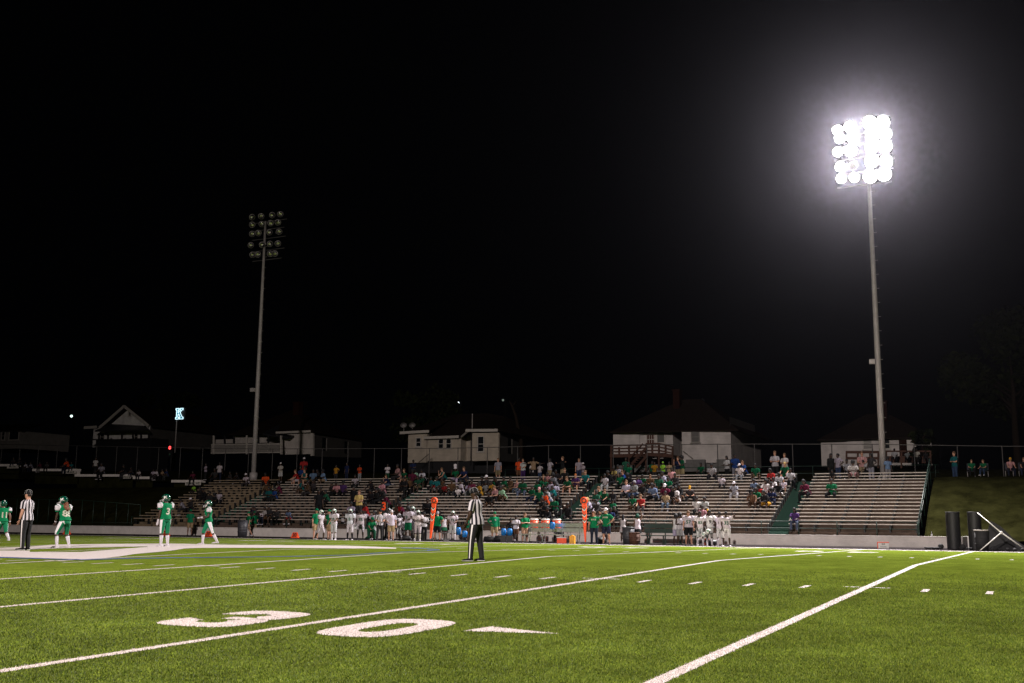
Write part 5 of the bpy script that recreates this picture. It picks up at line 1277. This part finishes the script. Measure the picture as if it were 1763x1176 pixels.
# --- the crowd in the stands: x, head top y, pose (s sit, S stand on walkway, R stand in a row, c/C child), shirt, bottom, headwear
CROWD = """378.6 795.6 S w n k;483.8 796 S c w wc;427.9 815 s w d wc;460 814 s o d k;379.6 844 s w k k;466 838 s t k k;475.5 839 s b d k;465.5 830 s z d k;438.6 871 s n k k;444.5 871 s d k k;458.5 872.5 s w n k;466 870.6 s d z k;478 875.5 s d k k;452.8 882 c w k k;499.6 884 s l r k;484 831 s m d k;364 846 s d d k;372 849 s k k k;319 859 s e d k;331 857 s d k wc;335.7 833.8 c q d k;350 838 s d k k;357 841 s k k k;515 809 s r w z;527.5 807.5 s t h z;541 808 s l h k;548.5 808 s d h k;559.6 808.5 s l h k;524 786.7 S r d wc;521 799 c b d k;528.5 800 c i d k;521.5 825.5 s t z k;533 828 s z d k;540.5 826 s d k k;579 803 S j d k;597.7 796 S n n k;619.8 799.5 S o e k;614.4 817.6 s w k k;574 830.5 s d k k;583.5 829.5 s p k k;592.4 828 s u k k;558.5 838.5 s k k k;553.5 842.6 R k k k;566.5 844 s i k k;613.5 836.5 R k k k;623 843.5 R y d z;607.8 864 s v e k;634 864.5 s r v k;641.4 842.6 s k k k;651.5 841 s k k k;658 839.5 s k k k;670 850 s m d k;661.5 827 s p d k;670.6 817.6 s n l z;642 826 s k k k;667.6 798.6 S w i k;688 798.6 c p d k;699.8 807.5 s g h z;711.7 791.4 S n n k;711 808.5 s m k k;717.5 807.5 s a k k;730.5 808.5 s w k k;697.4 821 s k k k;707 821 s z k k;722.4 819 s i h k;728 817.5 s i z k;744 821 s t k k;754.5 820.5 s t w k;748.5 830 c r k k;691.4 863.5 s r k k;697 865 s m k k;686 866 s z d k;708.7 865 s d k k;737 858 s k k k;755.7 868.5 s k k k;767 805.5 s t k z;788 804 s g v th;803 804 s n n z;857.7 788.5 S e h z;765.5 822 s z k k;766.7 832 c r k k;779.8 825 s z d k;796.4 826.5 s w n k;789.3 837.5 c w k k;809.5 829 s v e k;806 822 s k k k;816 826 s m k k;828 829 s j k k;832 820 s k k k;838 829 s e h k;840.5 818 s d k wc;853.6 822 s g k k;859.5 821 s k k k;851.5 828 s j z k;873.8 820.5 s g h k;881.5 820.5 s z z k;858.5 836 s p k z;869 836.5 s a z k;842.3 848 s k z k;893.7 788 S o z k;900.8 789.5 S w u z;918.5 787 S h k k;917 795.5 S w k k;929.4 800 C w b k;946.7 789 S w h k;968.7 785.5 S k h z;996.7 789 S e b z;1004.4 799 S w h wc;1009.8 810 s t k z;974 806.5 s k k z;960.4 809 s d k k;958 814.5 s e k k;947 813.5 s p k k;936 817.5 s z k z;931 820 s g k k;927.6 827 s g k k;940.7 823.5 s g k k;981 820.5 s g z z;992.5 816 s u z o;892 826 c p l z;901.4 824.5 s g l k;955 829 s v k k;949.6 826 s v k k;918 836 s g n k;930 839 s g n pc;946.7 839 s w l k;957.4 836 s t k k;951 841 c l w k;943 846.5 s o k k;939.5 856.5 s k k k;956 855 s g k k;962 851 s k k k;977.6 865.5 s k k k;940.7 864.5 s k k k;948 873 s k k k;1042.7 816 s w e k;1054.6 810 s k k k;1062.4 804 s y k k;1068.3 800.5 s e k k;1077.3 787.5 S i k k;1082.6 797.5 s g k k;1077.5 810 s b k z;1070.7 813.5 s g k k;1084 815 s k k k;1097 818.5 s u z k;1107.6 817 s g z k;1119.5 817 s z k z;1133.8 817 s i z k;1142.5 814.5 s v k k;1080 826.5 s v k z;1095 827.5 s e b e;1107.6 831.5 s k z k;1127.9 831.5 s l k k;1146.3 832.5 s m k wc;1028.5 843.5 s i e k;1038 837.5 s g k z;1045.7 842 s g k z;1055.8 843.5 s k k k;1017.7 856.5 s v k y;1031 860 s d z k;1055.8 860 s g k k;1092.7 850.5 s g z k;1104.6 851.5 s r d z;1061.8 871.5 s k k k;1051.7 874.5 s n z k;1147 845.5 s h l k;1122.5 793.5 S g k k;1126.5 795 S j d k;1141.5 794.5 C q k q;1166.8 786 S n h z;1174.5 784.5 S g h k;1152 796 S h d k;1208.5 797 s g k k;1225 798 s e k k;1251.3 784.5 S w k k;1265 781.5 S b e k;1274.5 798.5 s w e wc;1145.5 811.5 s v k k;1157 805.5 s p d k;1153 821.5 s g k k;1164 815 s d k k;1242.4 817.5 c w k k;1265.6 829 s e e wc;1187.6 836.5 s d k oc;1166 836.5 s w z k;1159.5 838 s k k k;1172.5 833.5 s k z k;1199.5 855.5 s w k k;1215 855.5 s w j k;1209 870.5 c p p k;1282.5 793.5 s b k z;1301 798.5 s g h k;1333.7 776 S w k z;1350.4 780 S w k z;1353.3 796 s g g y;1332 806.5 s r k k;1360.5 806.5 s w k k;1343.8 813.5 s w k k;1321 824.5 s w k k;1335.5 822 s w k k;1302 824.5 s l k k;1311.7 834 s r k k;1328.3 830 s w e k;1342.6 828 s k w k;1349.8 825.5 c w w z;1304.5 839.5 s g z k;1295.5 843.5 s z z k;1322.4 843.5 s k j k;1329.5 841 s n n k;1389.6 825.5 s m k k;1368.8 874.5 s u l k;1430 780.5 S k k lh;1442 780.5 S v b k;1457.6 791 s e k k;1468 793 s w p k;1483.4 777.5 S p h z;1490.6 792 s w k k;1498.8 780.5 S d e lh;1527.6 786.5 S l e k;1433 809.5 c k z k;1432.5 824.5 s g k k;1642 777 S t b z"""
LEFT = """24 797 d;37 795 k;47.6 796 w;56 797.7 e;71 796 m;82 797.5 d;120 787 o;125.5 796 t;165.4 787.5 w;178 793.6 e;177 804.5 w;218 800 k;229 810 d;241 811 w;265 812.5 v;271.7 811 w;281 814 h;289.4 807 n;335 811 m;354.8 797.7 v;373 803 d;398 812 d;411 813 d"""
RIGHT = """1540 772.5 w;1561.6 776.5 e;1579 772 c;1593.5 777 d"""
BANK = """1671.8 792.5 g k z;1694.4 792.5 g b z;1737.6 788 p n oc;1761 788 k n z"""
skins = lambda c: 'l' if c in 'zyo' or c in ('pc', 'oc') else 'd'
def headwear(c):
    return {'wc': ('cap', 'w'), 'pc': ('cap', 'p'), 'oc': ('cap', 'j'), 'th': ('tallhat', 'w'), 'lh': ('long', 'k'), 'o': ('short', (.4, .12, .03)), 'q': ('short', 'q')}.get(c) or ({'k': ('short', 'k'), 'z': ('short', 'z'), 'y': ('long', (.4, .28, .1)), 'e': ('short', 'e')}[c])
SIT = [('sit', 'knee', 'knee', 26, 0, -4, 1., .10), ('sit', 'lap', 'lap', 12, 10, 0, 1.08, .07), ('sit', 'lap', 'knee', 18, -25, 0, 1., .05), ('sit', 'fold', 'fold', 14, 15, 0, 1.15, .12), ('sit', 'knee', 'face', 28, 20, 4, 1.0, .08), ('sit', 'lap', 'lap', 32, -10, 10, 1.05, .14)]
STD = [('stand', 'down', 'down', 1, 0, 0, 1.05, .05), ('stand', 'fold', 'fold', 0, 10, 0, 1.05, .05), ('stand', 'hip', 'down', 0, -20, 0, 1., .07), ('stand', 'front', 'front', 3, 10, 0, 1.08, .05)]
recs = []
def top_z(x): return 3.43+.3*slope(x)
for rec in CROWD.split(';'):
    x, y, k, s, b, h = rec.split(); x, y = float(x), float(y); recs.append([x, y, k, s, b, h])
out = []
for x, y, k, s, b, h in recs:
    rnd = random.Random(int(x*10)); sc = rnd.uniform(.93, 1.04)*(.72 if k in 'cC' else 1)
    if k in 'sc':
        pk = rnd.choice(SIT); P = pose_of(pk); ht = (P.head.z+.235)*sc
        if k == 'c': pk = SIT[1]; P = pose_of(pk); ht = (P.head.z+.235)*sc
        best = None
        for i in range(NR+1):
            Y = row_y(i)+(.0 if i < NR else .9); z = row_z(i) if i < NR else 3.95
            p = at(x, y, Y); e = abs(p.z-z-ht)
            if best is None or e < best[0]: best = (e, i, Y, z, p)
        e, i, Y, z, p = best; loc = V3((p.x, Y-.02, z)); row = i
        sc = max(.8 if k == 's' else .6, min(1.14, sc*(p.z-z)/ht))
    elif k in 'SC':
        pk = rnd.choice(STD) if abs(x-1166.8) > .1 else ('stand', 'face', 'face', 0, 0, 0, 1., .05)
        if abs(x-968.7) < .1 or abs(x-918.5) < .1: pk = ('stand', 'wide', 'wide', 0, 0, 0, 1.1, .06)
        Y = 66.2; p = at(x, y, Y); z = top_z(p.x)+.02; sc = max(.75, min(1.1, (p.z-z)/HH)); loc = V3((p.x, Y, z)); row = 17
    else:
        pk = rnd.choice(STD); best = None
        for i in range(NR):
            p = at(x, y, row_y(i)); z = row_z(i)+TREAD; e = abs(p.z-z-1.78)
            if best is None or e < best[0]: best = (e, i, z, p)
        e, i, z, p = best; loc = V3((p.x, row_y(i)-.28, z+.01 if i == 0 else row_z(i-1)+TREAD+.0)); loc.z = row_z(max(0, i-1))+TREAD if False else z-.2; row = i; sc = (p.z-loc.z)/HH
    sec = min(range(5), key=lambda q: abs(loc.x-(SECT[q][0]+SECT[q][1])/2)-(SECT[q][1]-SECT[q][0])/2)
    out.append((x, row, k, s, b, h, pk, loc, sc, sec, rnd))
rown = lambda r: 'on the walkway behind' if r >= 16 else ('in the top rows of' if r >= 13 else 'in the upper rows of' if r >= 9 else 'in the middle rows of' if r >= 5 else 'in the bottom rows of')
ORD = ['leftmost', 'second from left', 'third from left', 'fourth from left', 'fifth from left', 'sixth from left', 'seventh from left']
bases = {}
def base(o):
    x, row, k, s, b, h = o[:6]
    hat = {'wc': ' and white cap', 'pc': ' and pink cap', 'oc': ' and orange cap', 'th': ' and tall white hat', 'lh': ' with long hair', 'e': ' with grey hair'}.get(h, '')
    return (('child' if k in 'cC' else 'spectator'), f"in {CN[s]} top{hat} {'seated' if k in 'sc' else 'standing'} {rown(row)} {SNAME[o[9]]} bleachers")
for o in out: bases.setdefault(base(o), []).append(o)
for kb, L_ in bases.items():
    L_.sort(key=lambda o: o[0])
    for j, o in enumerate(L_):
        pre = '' if len(L_) == 1 else (ORD[j]+' ' if j < len(L_)-1 or j == 0 else 'rightmost ')
        lab = pre+kb[0]+' '+kb[1]
        x, row, k, s, b, h, pk, loc, sc, sec, rnd = o
        yaw = math.radians(rnd.uniform(-38, 22)) if k in 'sc' else math.radians(rnd.uniform(-50, 50))
        if abs(x-378.6) < .1: yaw = math.radians(190)
        bk = 'long' if b in 'kdnebivlu' else 'shorts'
        tk = 'tank' if (s in 'tz' and rnd.random() < .4) else ('long' if s in 'kdz' and rnd.random() < .5 else 'tee')
        hw = headwear(h)
        if hw == ('short', 'k') and rnd.random() < .3: hw = (rnd.choice(['long', 'pony', 'afro']), 'k')
        person(loc, yaw, pk, (tk, s), (bk, b), hw, skins(h), sc, lab, 'spectators in the stands', rnd.choice('wkdw'), False)
def simple_group(txt, Yp, zf, lab, group, seated=True):
    items = [t.split() for t in txt.split(';')]; cnt = {}
    for t in items: cnt[t[2]] = cnt.get(t[2], 0)+1
    seen = {}
    for t in items:
        x, y, s = float(t[0]), float(t[1]), t[2]; rnd = random.Random(int(x)); b = t[3] if len(t) > 3 else rnd.choice('kdn'); h = t[4] if len(t) > 4 else 'k'
        p = at(x, y, Yp); z = zf(x, p.x); sit = (p.z-z) < 1.35
        pk = rnd.choice(SIT[:3]) if sit else rnd.choice(STD); P = pose_of(pk)
        sc = max(.7, min(1.12, (p.z-z)/((P.head.z+.235) if sit else HH)))
        j = seen.get(s, 0); seen[s] = j+1
        pre = '' if cnt[s] == 1 else (ORD[j]+' ' if j < cnt[s]-1 else 'rightmost ')
        person((p.x, Yp, z), math.radians(rnd.uniform(-30, 20)), pk, ('tee', s), ('long', b), headwear(h), skins(h), sc, f"{pre}person in {CN[s]} {'sitting' if sit else 'standing'} {lab}", group, rnd.choice('wk'), False)
def left_z(x, X):
    for x0, x1, y in ((-80, 40, 799.5), (40, 136, 807.6), (136, 230, 817), (230, 295, 821), (295, 420, 826.8)):
        if x0 <= x < x1: return at(x, y, 66).z
simple_group(LEFT, 65.9, left_z, 'on the dark ledges left of the bleachers', 'people on the left ledges')
simple_group(RIGHT, 84.6, lambda x, X: at(x, 790, 84.6).z, 'on the porch right of the lit pole', 'people on the right porch')
simple_group(BANK, 66.0, lambda x, X: 3.98, 'on top of the right grass bank', 'people on the right bank')
for i, x in enumerate((1671.8, 1694.4, 1737.6, 1761)):
    p = at(x, 810, 66.0); c = empty('folding_chair', (p.x, 66.05, 3.62), 0, ['leftmost', 'second', 'third', 'rightmost'][i]+' low folding chair under a person on right bank', 'chair', 'folding chairs on the right bank')
    q = MB(); q.box((0, 0, .32), (.46, .42, .03)); q.build('seat', 'cloth', c, color=(.03, .03, .04)); q = MB(); q.box((0, .24, .6), (.46, .03, .4)); q.build('backrest', 'cloth', c, color=(.03, .03, .04))
    for sx in (-.2, .2):
        for sy in (-.18, .2): q = MB(); q.tube([(sx, sy, 0), (sx, sy, .32)], .012, 5); q.build('leg', 'galv', c)

# ------------------------------------------------------------------ sideline equipment
def round_marker(x, ytop, ybot, label, xb=None):
    g = gnd(xb or x, 934 if x < 900 else 937); b = at(xb or x, ybot, g.y); t = at(x, ytop, g.y)
    o = empty('chain_marker', b, 0, label, 'marker', 'orange chain crew markers'); h = t.z-b.z; lean = (t.x-b.x)/h; o.rotation_euler = (0, math.atan(lean), math.radians(8))
    R = h*.083
    q = MB(); q.loft([((0, -.05, h-R), (0, 1, 0), R, R), ((0, .05, h-R), (0, 1, 0), R, R)], 28); q.build('disc', 'orange', o)
    q = MB(); 
    for r0, r1 in ((R*.70, R*.42),):
        n = 28; vs = []
        for r in (r0, r1): vs += [(r*math.cos(2*math.pi*i/n), -.056, h-R+r*math.sin(2*math.pi*i/n)) for i in range(n)]
        q.add(vs, [(i, (i+1) % n, n+(i+1) % n, n+i) for i in range(n)])
    q.build('ring', 'black', o)
    q = MB(); zs = [h-2*R+.02, h*.60, h*.42, .0]; w = [R*.62, R*.60, R*.46, .03]
    for i in range(3):
        c0, c1 = zs[i], zs[i+1]
        vs = [(-w[i], -.045, c0), (w[i], -.045, c0), (w[i+1], -.045, c1), (-w[i+1], -.045, c1), (-w[i], .045, c0), (w[i], .045, c0), (w[i+1], .045, c1), (-w[i+1], .045, c1)]
        q.add(vs, [(0, 1, 2, 3), (7, 6, 5, 4), (0, 4, 5, 1), (1, 5, 6, 2), (2, 6, 7, 3), (3, 7, 4, 0)])
    q.build('tapered_pad', 'orange', o)
    for k, mt in ((0, 'white_plastic'), (1, 'black')):
        q = MB()
        for zc in (h*.72, h*.585, h*.455):
            ww = np.interp(zc, [0, h*.42, h*.6, h], [.03, R*.46, R*.60, R*.62]); z0_ = zc+(.0 if k == 0 else .055)
            for s in (-1, 1): q.add([(0, -.05-.002*k, z0_-.10), (s*ww, -.05-.002*k, z0_+.02), (s*ww, -.05-.002*k, z0_+.075), (0, -.05-.002*k, z0_-.045)], [(0, 1, 2, 3)] if s > 0 else [(3, 2, 1, 0)])
        q.build('chevron', mt, o)
    return o
round_marker(748, 856, 927, 'tall orange round headed marker with chevrons, left one near number 73', 741)
round_marker(1005.5, 855.5, 933, 'tall orange round headed marker with chevrons, right one near green shirted men', 1008)
g = gnd(660, 930); o = empty('down_indicator', (g.x, g.y, GZ), 0, 'black pole with orange number 3 down card', 'marker')
t = at(660.5, 865, g.y).z-GZ; q = MB(); q.tube([(0, 0, 0), (0, 0, t)], .03); q.build('pole', 'black', o)
q = MB(); q.box((0, 0, t-.24), (.46, .06, .52)); q.build('card', 'black', o)
text_obj('3', .62, lambda u, v: (u*1.05, -.034, v+t-.24), 'orange', o, 'number', .03)
def yard_marker(x, yb, txt, label, w=.46, flat=False):
    g = gnd(x, yb); g.y = min(g.y, 53.0); p = at(x, yb, g.y); 
    o = empty('yard_marker', (p.x, g.y, GZ), math.radians(12), label, 'yard marker', 'orange sideline yard markers'); h = .34
    q = MB(); q.add([(-w/2, -.16, 0), (w/2, -.16, 0), (w*.33, -.03, h), (-w*.33, -.03, h), (-w/2, .16, 0), (w/2, .16, 0), (w*.33, .03, h), (-w*.33, .03, h)], [(0, 1, 2, 3), (5, 4, 7, 6), (3, 2, 6, 7), (0, 3, 7, 4), (1, 5, 6, 2)]); q.build('pad', 'orange', o)
    text_obj(txt, .34, lambda u, v: (u*.8, -.105+v*.34-.008, .17+v), 'black', o, 'number', .03)
yard_marker(508, 925.5, '30', 'orange wedge yard marker standing alone right of bare bench front')
yard_marker(115, 920, '10', 'small orange yard marker between the legs of player 88')
yard_marker(286, 920, '20', 'small orange yard marker behind the legs of player 3')
yard_marker(359.5, 921, '20', 'orange marker behind the walking player')
yard_marker(1217, 938, '40', 'orange marker between legs of players 85 and 9', .3)
g = at(1521, 944, 52.6); o = empty('yard_marker', (g.x, 52.6, GZ), math.radians(12), 'white sideline sign with orange edges in front of the wall', 'yard marker')
q = MB(); q.box((0, 0, .14), (.50, .05, .27)); q.build('sign_face', 'white_plastic', o)
q = MB(); q.box((0, -.004, .285), (.54, .06, .035)); q.box((-.255, -.004, .14), (.035, .06, .28)); q.build('orange_edge', 'orange', o)
text_obj('20', .17, lambda u, v: (u, -.028, .2+v*.55), 'black', o, 'number', .02); text_obj('PLEASE', .09, lambda u, v: (u, -.028, .07+v*.6), 'black', o)

def bin_(x, yb, yt, r, m, label, name='trash_bin', lidm=None, group=None, Y=None):
    g = gnd(x, yb); Y = Y or min(g.y, 54.8); b = at(x, yb, Y); t = at(x, yt, Y); h = t.z-GZ
    o = empty(name, (b.x, Y, GZ), 0, label, 'bin' if 'bin' in name else 'container', group)
    q = MB(); q.loft([((0, 0, 0), (0, 0, 1), r*.86, r*.86), ((0, 0, h*.5), (0, 0, 1), r*.94, r*.94), ((0, 0, h), (0, 0, 1), r, r)], 24); q.build('barrel', m, o)
    q = MB()
    for k in (.3, .6): q.loft([((0, 0, h*k), (0, 0, 1), r*.95, r*.95), ((0, 0, h*k+.03), (0, 0, 1), r*.975, r*.975), ((0, 0, h*k+.06), (0, 0, 1), r*.95, r*.95)], 24)
    q.build('rib', m, o)
    q = MB(); q.loft([((0, 0, h), (0, 0, 1), r*1.05, r*1.05), ((0, 0, h+.045), (0, 0, 1), r*1.05, r*1.05)], 24); q.build('rim', lidm or m, o); return o
MT['grey_plastic'] = mat('grey_plastic', (.045, .045, .055), .5, noise=(4, .2))
bin_(417, 925, 897, .33, 'grey_plastic', 'dark grey trash bin left of the walking green coach')
bin_(1691, 945.5, 914, .30, 'rubber', 'black barrel with pale rim in front of rolled pads', 'barrel_bin', 'trim', Y=51.6)
bin_(1082, 935, 909, .33, 'grey_plastic', 'grey trash bin between two cheerleaders', Y=52.4)
bl = bin_(1092, 936, 918, .28, 'deck_wood', 'low brown barrel beside grey trash bin', 'low_container', Y=51.6)
def roll(x0, x1, yt, yb, Y, label, slant):
    a, b = at(x0, yb, Y), at(x1, yb, Y); t = at((x0+x1)/2, yt, Y); r = (b.x-a.x)/2*.95; h = t.z-GZ
    o = empty('rolled_pad', ((a.x+b.x)/2, Y, GZ), 0, label, 'padding roll', 'tall black rolls by the wall'); q = MB()
    q.loft([((slant*(1-k), 0, h*k), (0, 0, 1), r, r) for k in (0, .02, .25, .5, .75, .98, 1)], 28); q.build('roll', 'black', o)
    q = MB(); q.loft([((0, 0, h-.02), (0, 0, 1), r*1.03, r*1.03), ((0, 0, h+.02), (0, 0, 1), r*1.03, r*1.03)], 28); q.build('top_cover', 'grey_plastic', o)
    for s in (-1, 1):
        q = MB(); q.loft([((slant+s*r*.9-.3, -.1, .13), (0, 1, 0), .13, .13), ((slant+s*r*.9-.3, .0, .13), (0, 1, 0), .13, .13)], 16); q.build('wheel', 'rubber', o)
roll(1630, 1656, 882, 941, 53.0, 'left tall black rolled pad standing before low wall', 0)
roll(1668, 1693, 882, 943, 52.6, 'right tall black rolled pad behind the white crossed frame', 0)
q = MB(); a = at(1657.5, 923.5, 55.5); b = at(1670, 942, 55.5); 
o = empty('white_box', ((a.x+b.x)/2, 55.5, GZ), 0, 'white box end between the two black rolls', 'box'); q.bx(-(b.x-a.x)/2, (b.x-a.x)/2, -.3, .3, 0, a.z-GZ); q.build('shell', 'white_plastic', o)
# white pipe frame
Yf = 50.6
hub = at(1724, 917, Yf); o = empty('pipe_frame', (hub.x, Yf, GZ), 0, 'white crossed pipe frame leaning at the right edge', 'frame')
for k, (x, y, dy, r) in enumerate(((1683, 883, 1.0, .016), (1765, 946, .6, .032), (1687, 948, -.4, .02))):
    e = at(x, y, Yf+dy); q = MB(); q.tube([hub-o.location, e-o.location], [.026, r], 10); q.build('pipe', 'white_plastic', o)
q = MB(); q.sphere(hub-o.location, .065, 12, 8); q.build('hub', 'white_plastic', o)
nt_ = MB(); h0_ = at(1700, 892, Yf+1.2)
n0 = [(0, 0)]
o = empty('black_net', (hub.x+.1, Yf+1.3, GZ), 0, 'black netting and gear heaped behind white pipe frame', 'net')
q = MB(); q.add([(-1.0, -.3, 0), (1.1, -.2, 0), (.75, .3, 0), (-.7, .35, 0), (-.55, .05, 1.35), (-.15, .1, 1.1), (.35, .1, .55)], [(0, 1, 6, 5), (0, 5, 4), (1, 2, 6), (2, 3, 4, 5), (2, 5, 6), (3, 0, 4)]); q.build('mesh_sheet', 'black', o)
q = MB(); q.sphere((0, 0, 0), (.09, .06, .07), 8, 5); wme = q.mesh('weight', ['rubber'])
for i in range(7): inst('weight', wme, o, (-.85+i*.31, -.42, .07))
for i, x in enumerate((1600, 1612, 1655, 1665)):
    g = gnd(x, 946); g.y = min(g.y, 52.2); p = at(x, 946, g.y)
    o = empty('cable_coil', (p.x, g.y, GZ), i, ['left cable heap before the wall end', 'second cable heap before wall end', 'third cable heap near left black roll', 'rightmost cable heap near left black roll'][i], 'cable', 'cable heaps on the asphalt')
    q = MB()
    for j in range(3): q.tube([(math.cos(a)*(.16+.03*j), math.sin(a)*(.12+.02*j), .03+.03*j) for a in np.linspace(0, 6.0, 14)], .02, 5)
    q.build('coil', 'rubber', o)
# water bottle on the wall
p = at(1604, 921, 56.1); o = empty('water_bottle', (p.x, 56.15, .285), 0, 'clear plastic bottle standing on the low wall', 'bottle')
q = MB(); q.loft([((0, 0, 0), (0, 0, 1), .035, .035), ((0, 0, .2), (0, 0, 1), .035, .035), ((0, 0, .25), (0, 0, 1), .014, .014)], 12); q.build('bottle_body', 'lens_off', o)

# benches
def bench(x0, x1, yb, Y, label, m, back=True, dbl=False, h=.45):
    a, b = at(x0, yb, Y), at(x1, yb, Y); w = b.x-a.x
    o = empty('team_bench', ((a.x+b.x)/2, Y, GZ), 0, label, 'bench', 'team benches along the sideline')
    for j in range(2):
        q = MB(); q.box((0, -.13+j*.26, h), (w, .23, .045)); q.build('seat_plank', m, o)
    if back:
        for j in range(2): q = MB(); q.box((0, .36, h+.24+j*.26), (w, .04, .22)); q.build('back_plank', m, o)
    for k in range(4):
        x = -w/2+.3+(w-.6)*k/3; q = MB(); q.beam((x, -.25, .02), (x, .4, .02), .05, .05); q.beam((x, 0, 0), (x, 0, h-.02), .05, .06)
        if back: q.beam((x, .30, 0), (x, .385, h+.65), .05, .05)
        q.build('leg', m, o)
    return o
bench(896, 1003, 932, 51.6, 'long silver metal bench below the orange coolers', 'aluminium')
bench(1106, 1207, 935, 53.2, 'dark green bench with back behind the cheerleaders', 'green_paint')
bench(690, 775, 931, 53.0, 'silver bench behind players left of number 73', 'aluminium', False)
# coolers: standing on a board behind the bench
tb = empty('cooler_table', (at(940, 930, 52.9).x, 52.9, GZ), 0, 'long folding table carrying three orange coolers', 'table')
zt = at(940, 911.5, 52.9).z-GZ
q = MB(); q.box((0, 0, zt-.025), (3.1, .6, .05)); q.build('tabletop', 'grey_plastic', tb)
for sx in (-1.4, 1.4):
    for sy in (-.22, .22): q = MB(); q.tube([(sx, sy, 0), (sx, sy, zt-.04)], .02, 6); q.build('leg', 'galv', tb)
for i, (x, txt) in enumerate(((919.5, 'G'), (939, 'G'), (958.5, 'G'))):
    p = at(x, 911, 52.9); o = empty('drink_cooler', (p.x, 52.9, GZ+zt), math.radians(10), ['leftmost', 'middle', 'rightmost'][i]+' orange drink cooler with white lid above the metal bench', 'cooler', 'orange coolers on the table')
    q = MB(); q.loft([((0, 0, 0), (0, 0, 1), .20, .20), ((0, 0, .03), (0, 0, 1), .215, .215), ((0, 0, .5), (0, 0, 1), .235, .235)], 24); q.build('barrel', 'orange', o)
    q = MB(); q.loft([((0, 0, .5), (0, 0, 1), .245, .245), ((0, 0, .56), (0, 0, 1), .24, .24), ((0, 0, .58), (0, 0, 1), .2, .2)], 24); q.build('lid', 'white_plastic', o)
    q = MB(); q.box((0, -.25, .07), (.05, .08, .05)); q.build('spout', 'white_plastic', o)
    text_obj(txt, .34, lambda u, v: (u, -math.sqrt(.236**2-u*u)-.004, .3+v), 'trim', o, 'emblem', .03)
p = gnd(1000, 934); o = empty('ice_chest', (p.x, 51.4, GZ), .3, 'orange ice chest on the ground left of right marker', 'cooler')
q = MB(); q.box((0, 0, .14), (.50, .34, .28)); q.build('chest', 'orange', o); q = MB(); q.box((0, 0, .30), (.53, .37, .04)); q.build('lid', 'white_plastic', o)
p = gnd(992.5, 936); o = empty('yellow_jug', (p.x, 50.6, GZ), .2, 'yellow square water jug standing on the turf edge', 'jug')
q = MB(); q.box((0, 0, .2), (.27, .27, .4)); q.loft([((0, 0, .4), (0, 0, 1), .09, .09), ((0, 0, .45), (0, 0, 1), .09, .09)], 12); q.build('jug_body', 'yellow', o)
for i, (x, yb, yt) in enumerate(((800, 925, 914), (867, 922, 910), (877.5, 922, 910), (789, 921, 908), (951, 911, 899))):
    Y = 51.4 if i else 50.6; p = at(x, yb, Y); t = at(x, yt, Y); h = t.z-p.z
    o = empty('bottle_carrier', p, .3, ['blue drink carrier held beside the tall referee', 'left of two blue drink carriers near the coolers', 'right of two blue drink carriers near the coolers', 'dark blue carrier behind player number 73', 'blue bag behind the second orange cooler'][i], 'carrier', 'blue drink carriers')
    q = MB(); q.loft([((0, 0, 0), (0, 0, 1), .13, .11), ((0, 0, h*.8), (0, 0, 1), .15, .12), ((0, 0, h), (0, 0, 1), .10, .09)], 14); q.build('carrier_body', mat('carrier_blue', (.01, .16, .5), .4), o)
    q = MB(); q.tube([(-.1, 0, h), (-.08, 0, h+.12), (.08, 0, h+.12), (.1, 0, h)], .012, 6); q.build('handle', 'black', o)
    if i in (1, 2):
        q = MB(); q.box((0, 0, -(p.z-GZ)/2-.01), (.3, .3, p.z-GZ)); q.build('stand', 'black', o)
for i, (x, yb, w, h) in enumerate(((843, 931, .7, .30), (862, 931, .7, .36), (700, 930, .5, .25), (1227, 938, .5, .3), (1035, 930, .5, .35))):
    p = at(x, yb, 51.9); o = empty('kit_bag', (p.x, 51.9, GZ), .2*i, ['black kit bag left of man in long green sleeves', 'black kit bag right of man in long green sleeves', 'dark kit bag at feet of number 9 in green shorts', 'dark kit bag behind player number 9', 'dark kit bag behind man with hands on hips'][i], 'bag', 'kit bags on the asphalt')
    q = MB(); q.loft([((-w/2, 0, h*.45), (1, 0, 0), h*.3, h*.3), ((-w/2+.05, 0, h*.5), (1, 0, 0), h*.5, h*.5), ((0, 0, h*.5), (1, 0, 0), h*.52, h*.5), ((w/2-.05, 0, h*.5), (1, 0, 0), h*.5, h*.5), ((w/2, 0, h*.45), (1, 0, 0), h*.3, h*.3)], 14, xref=(0, 1, 0)); q.build('bag_body', 'black', o)
    q = MB(); q.tube([(-w*.2, 0, h*.98), (-w*.1, 0, h*1.15), (w*.1, 0, h*1.15), (w*.2, 0, h*.98)], .015, 6); q.build('handle', 'black', o)

# ------------------------------------------------------------------ night air
hz = MB(); hz.bx(-395, 295, -58, 215, -2.4, 34)
hm = bpy.data.materials.new('night_air'); hm.use_nodes = True; nt = hm.node_tree; nt.nodes.clear()
out_ = nt.nodes.new('ShaderNodeOutputMaterial'); pv = nt.nodes.new('ShaderNodeVolumePrincipled')
pv.inputs['Color'].default_value = (.86, .84, 1.0, 1); pv.inputs['Density'].default_value = .000042; pv.inputs['Anisotropy'].default_value = .955
nt.links.new(pv.outputs[0], out_.inputs['Volume']); MT['air'] = hm
tag(hz.build('haze', 'air'), kind='stuff')
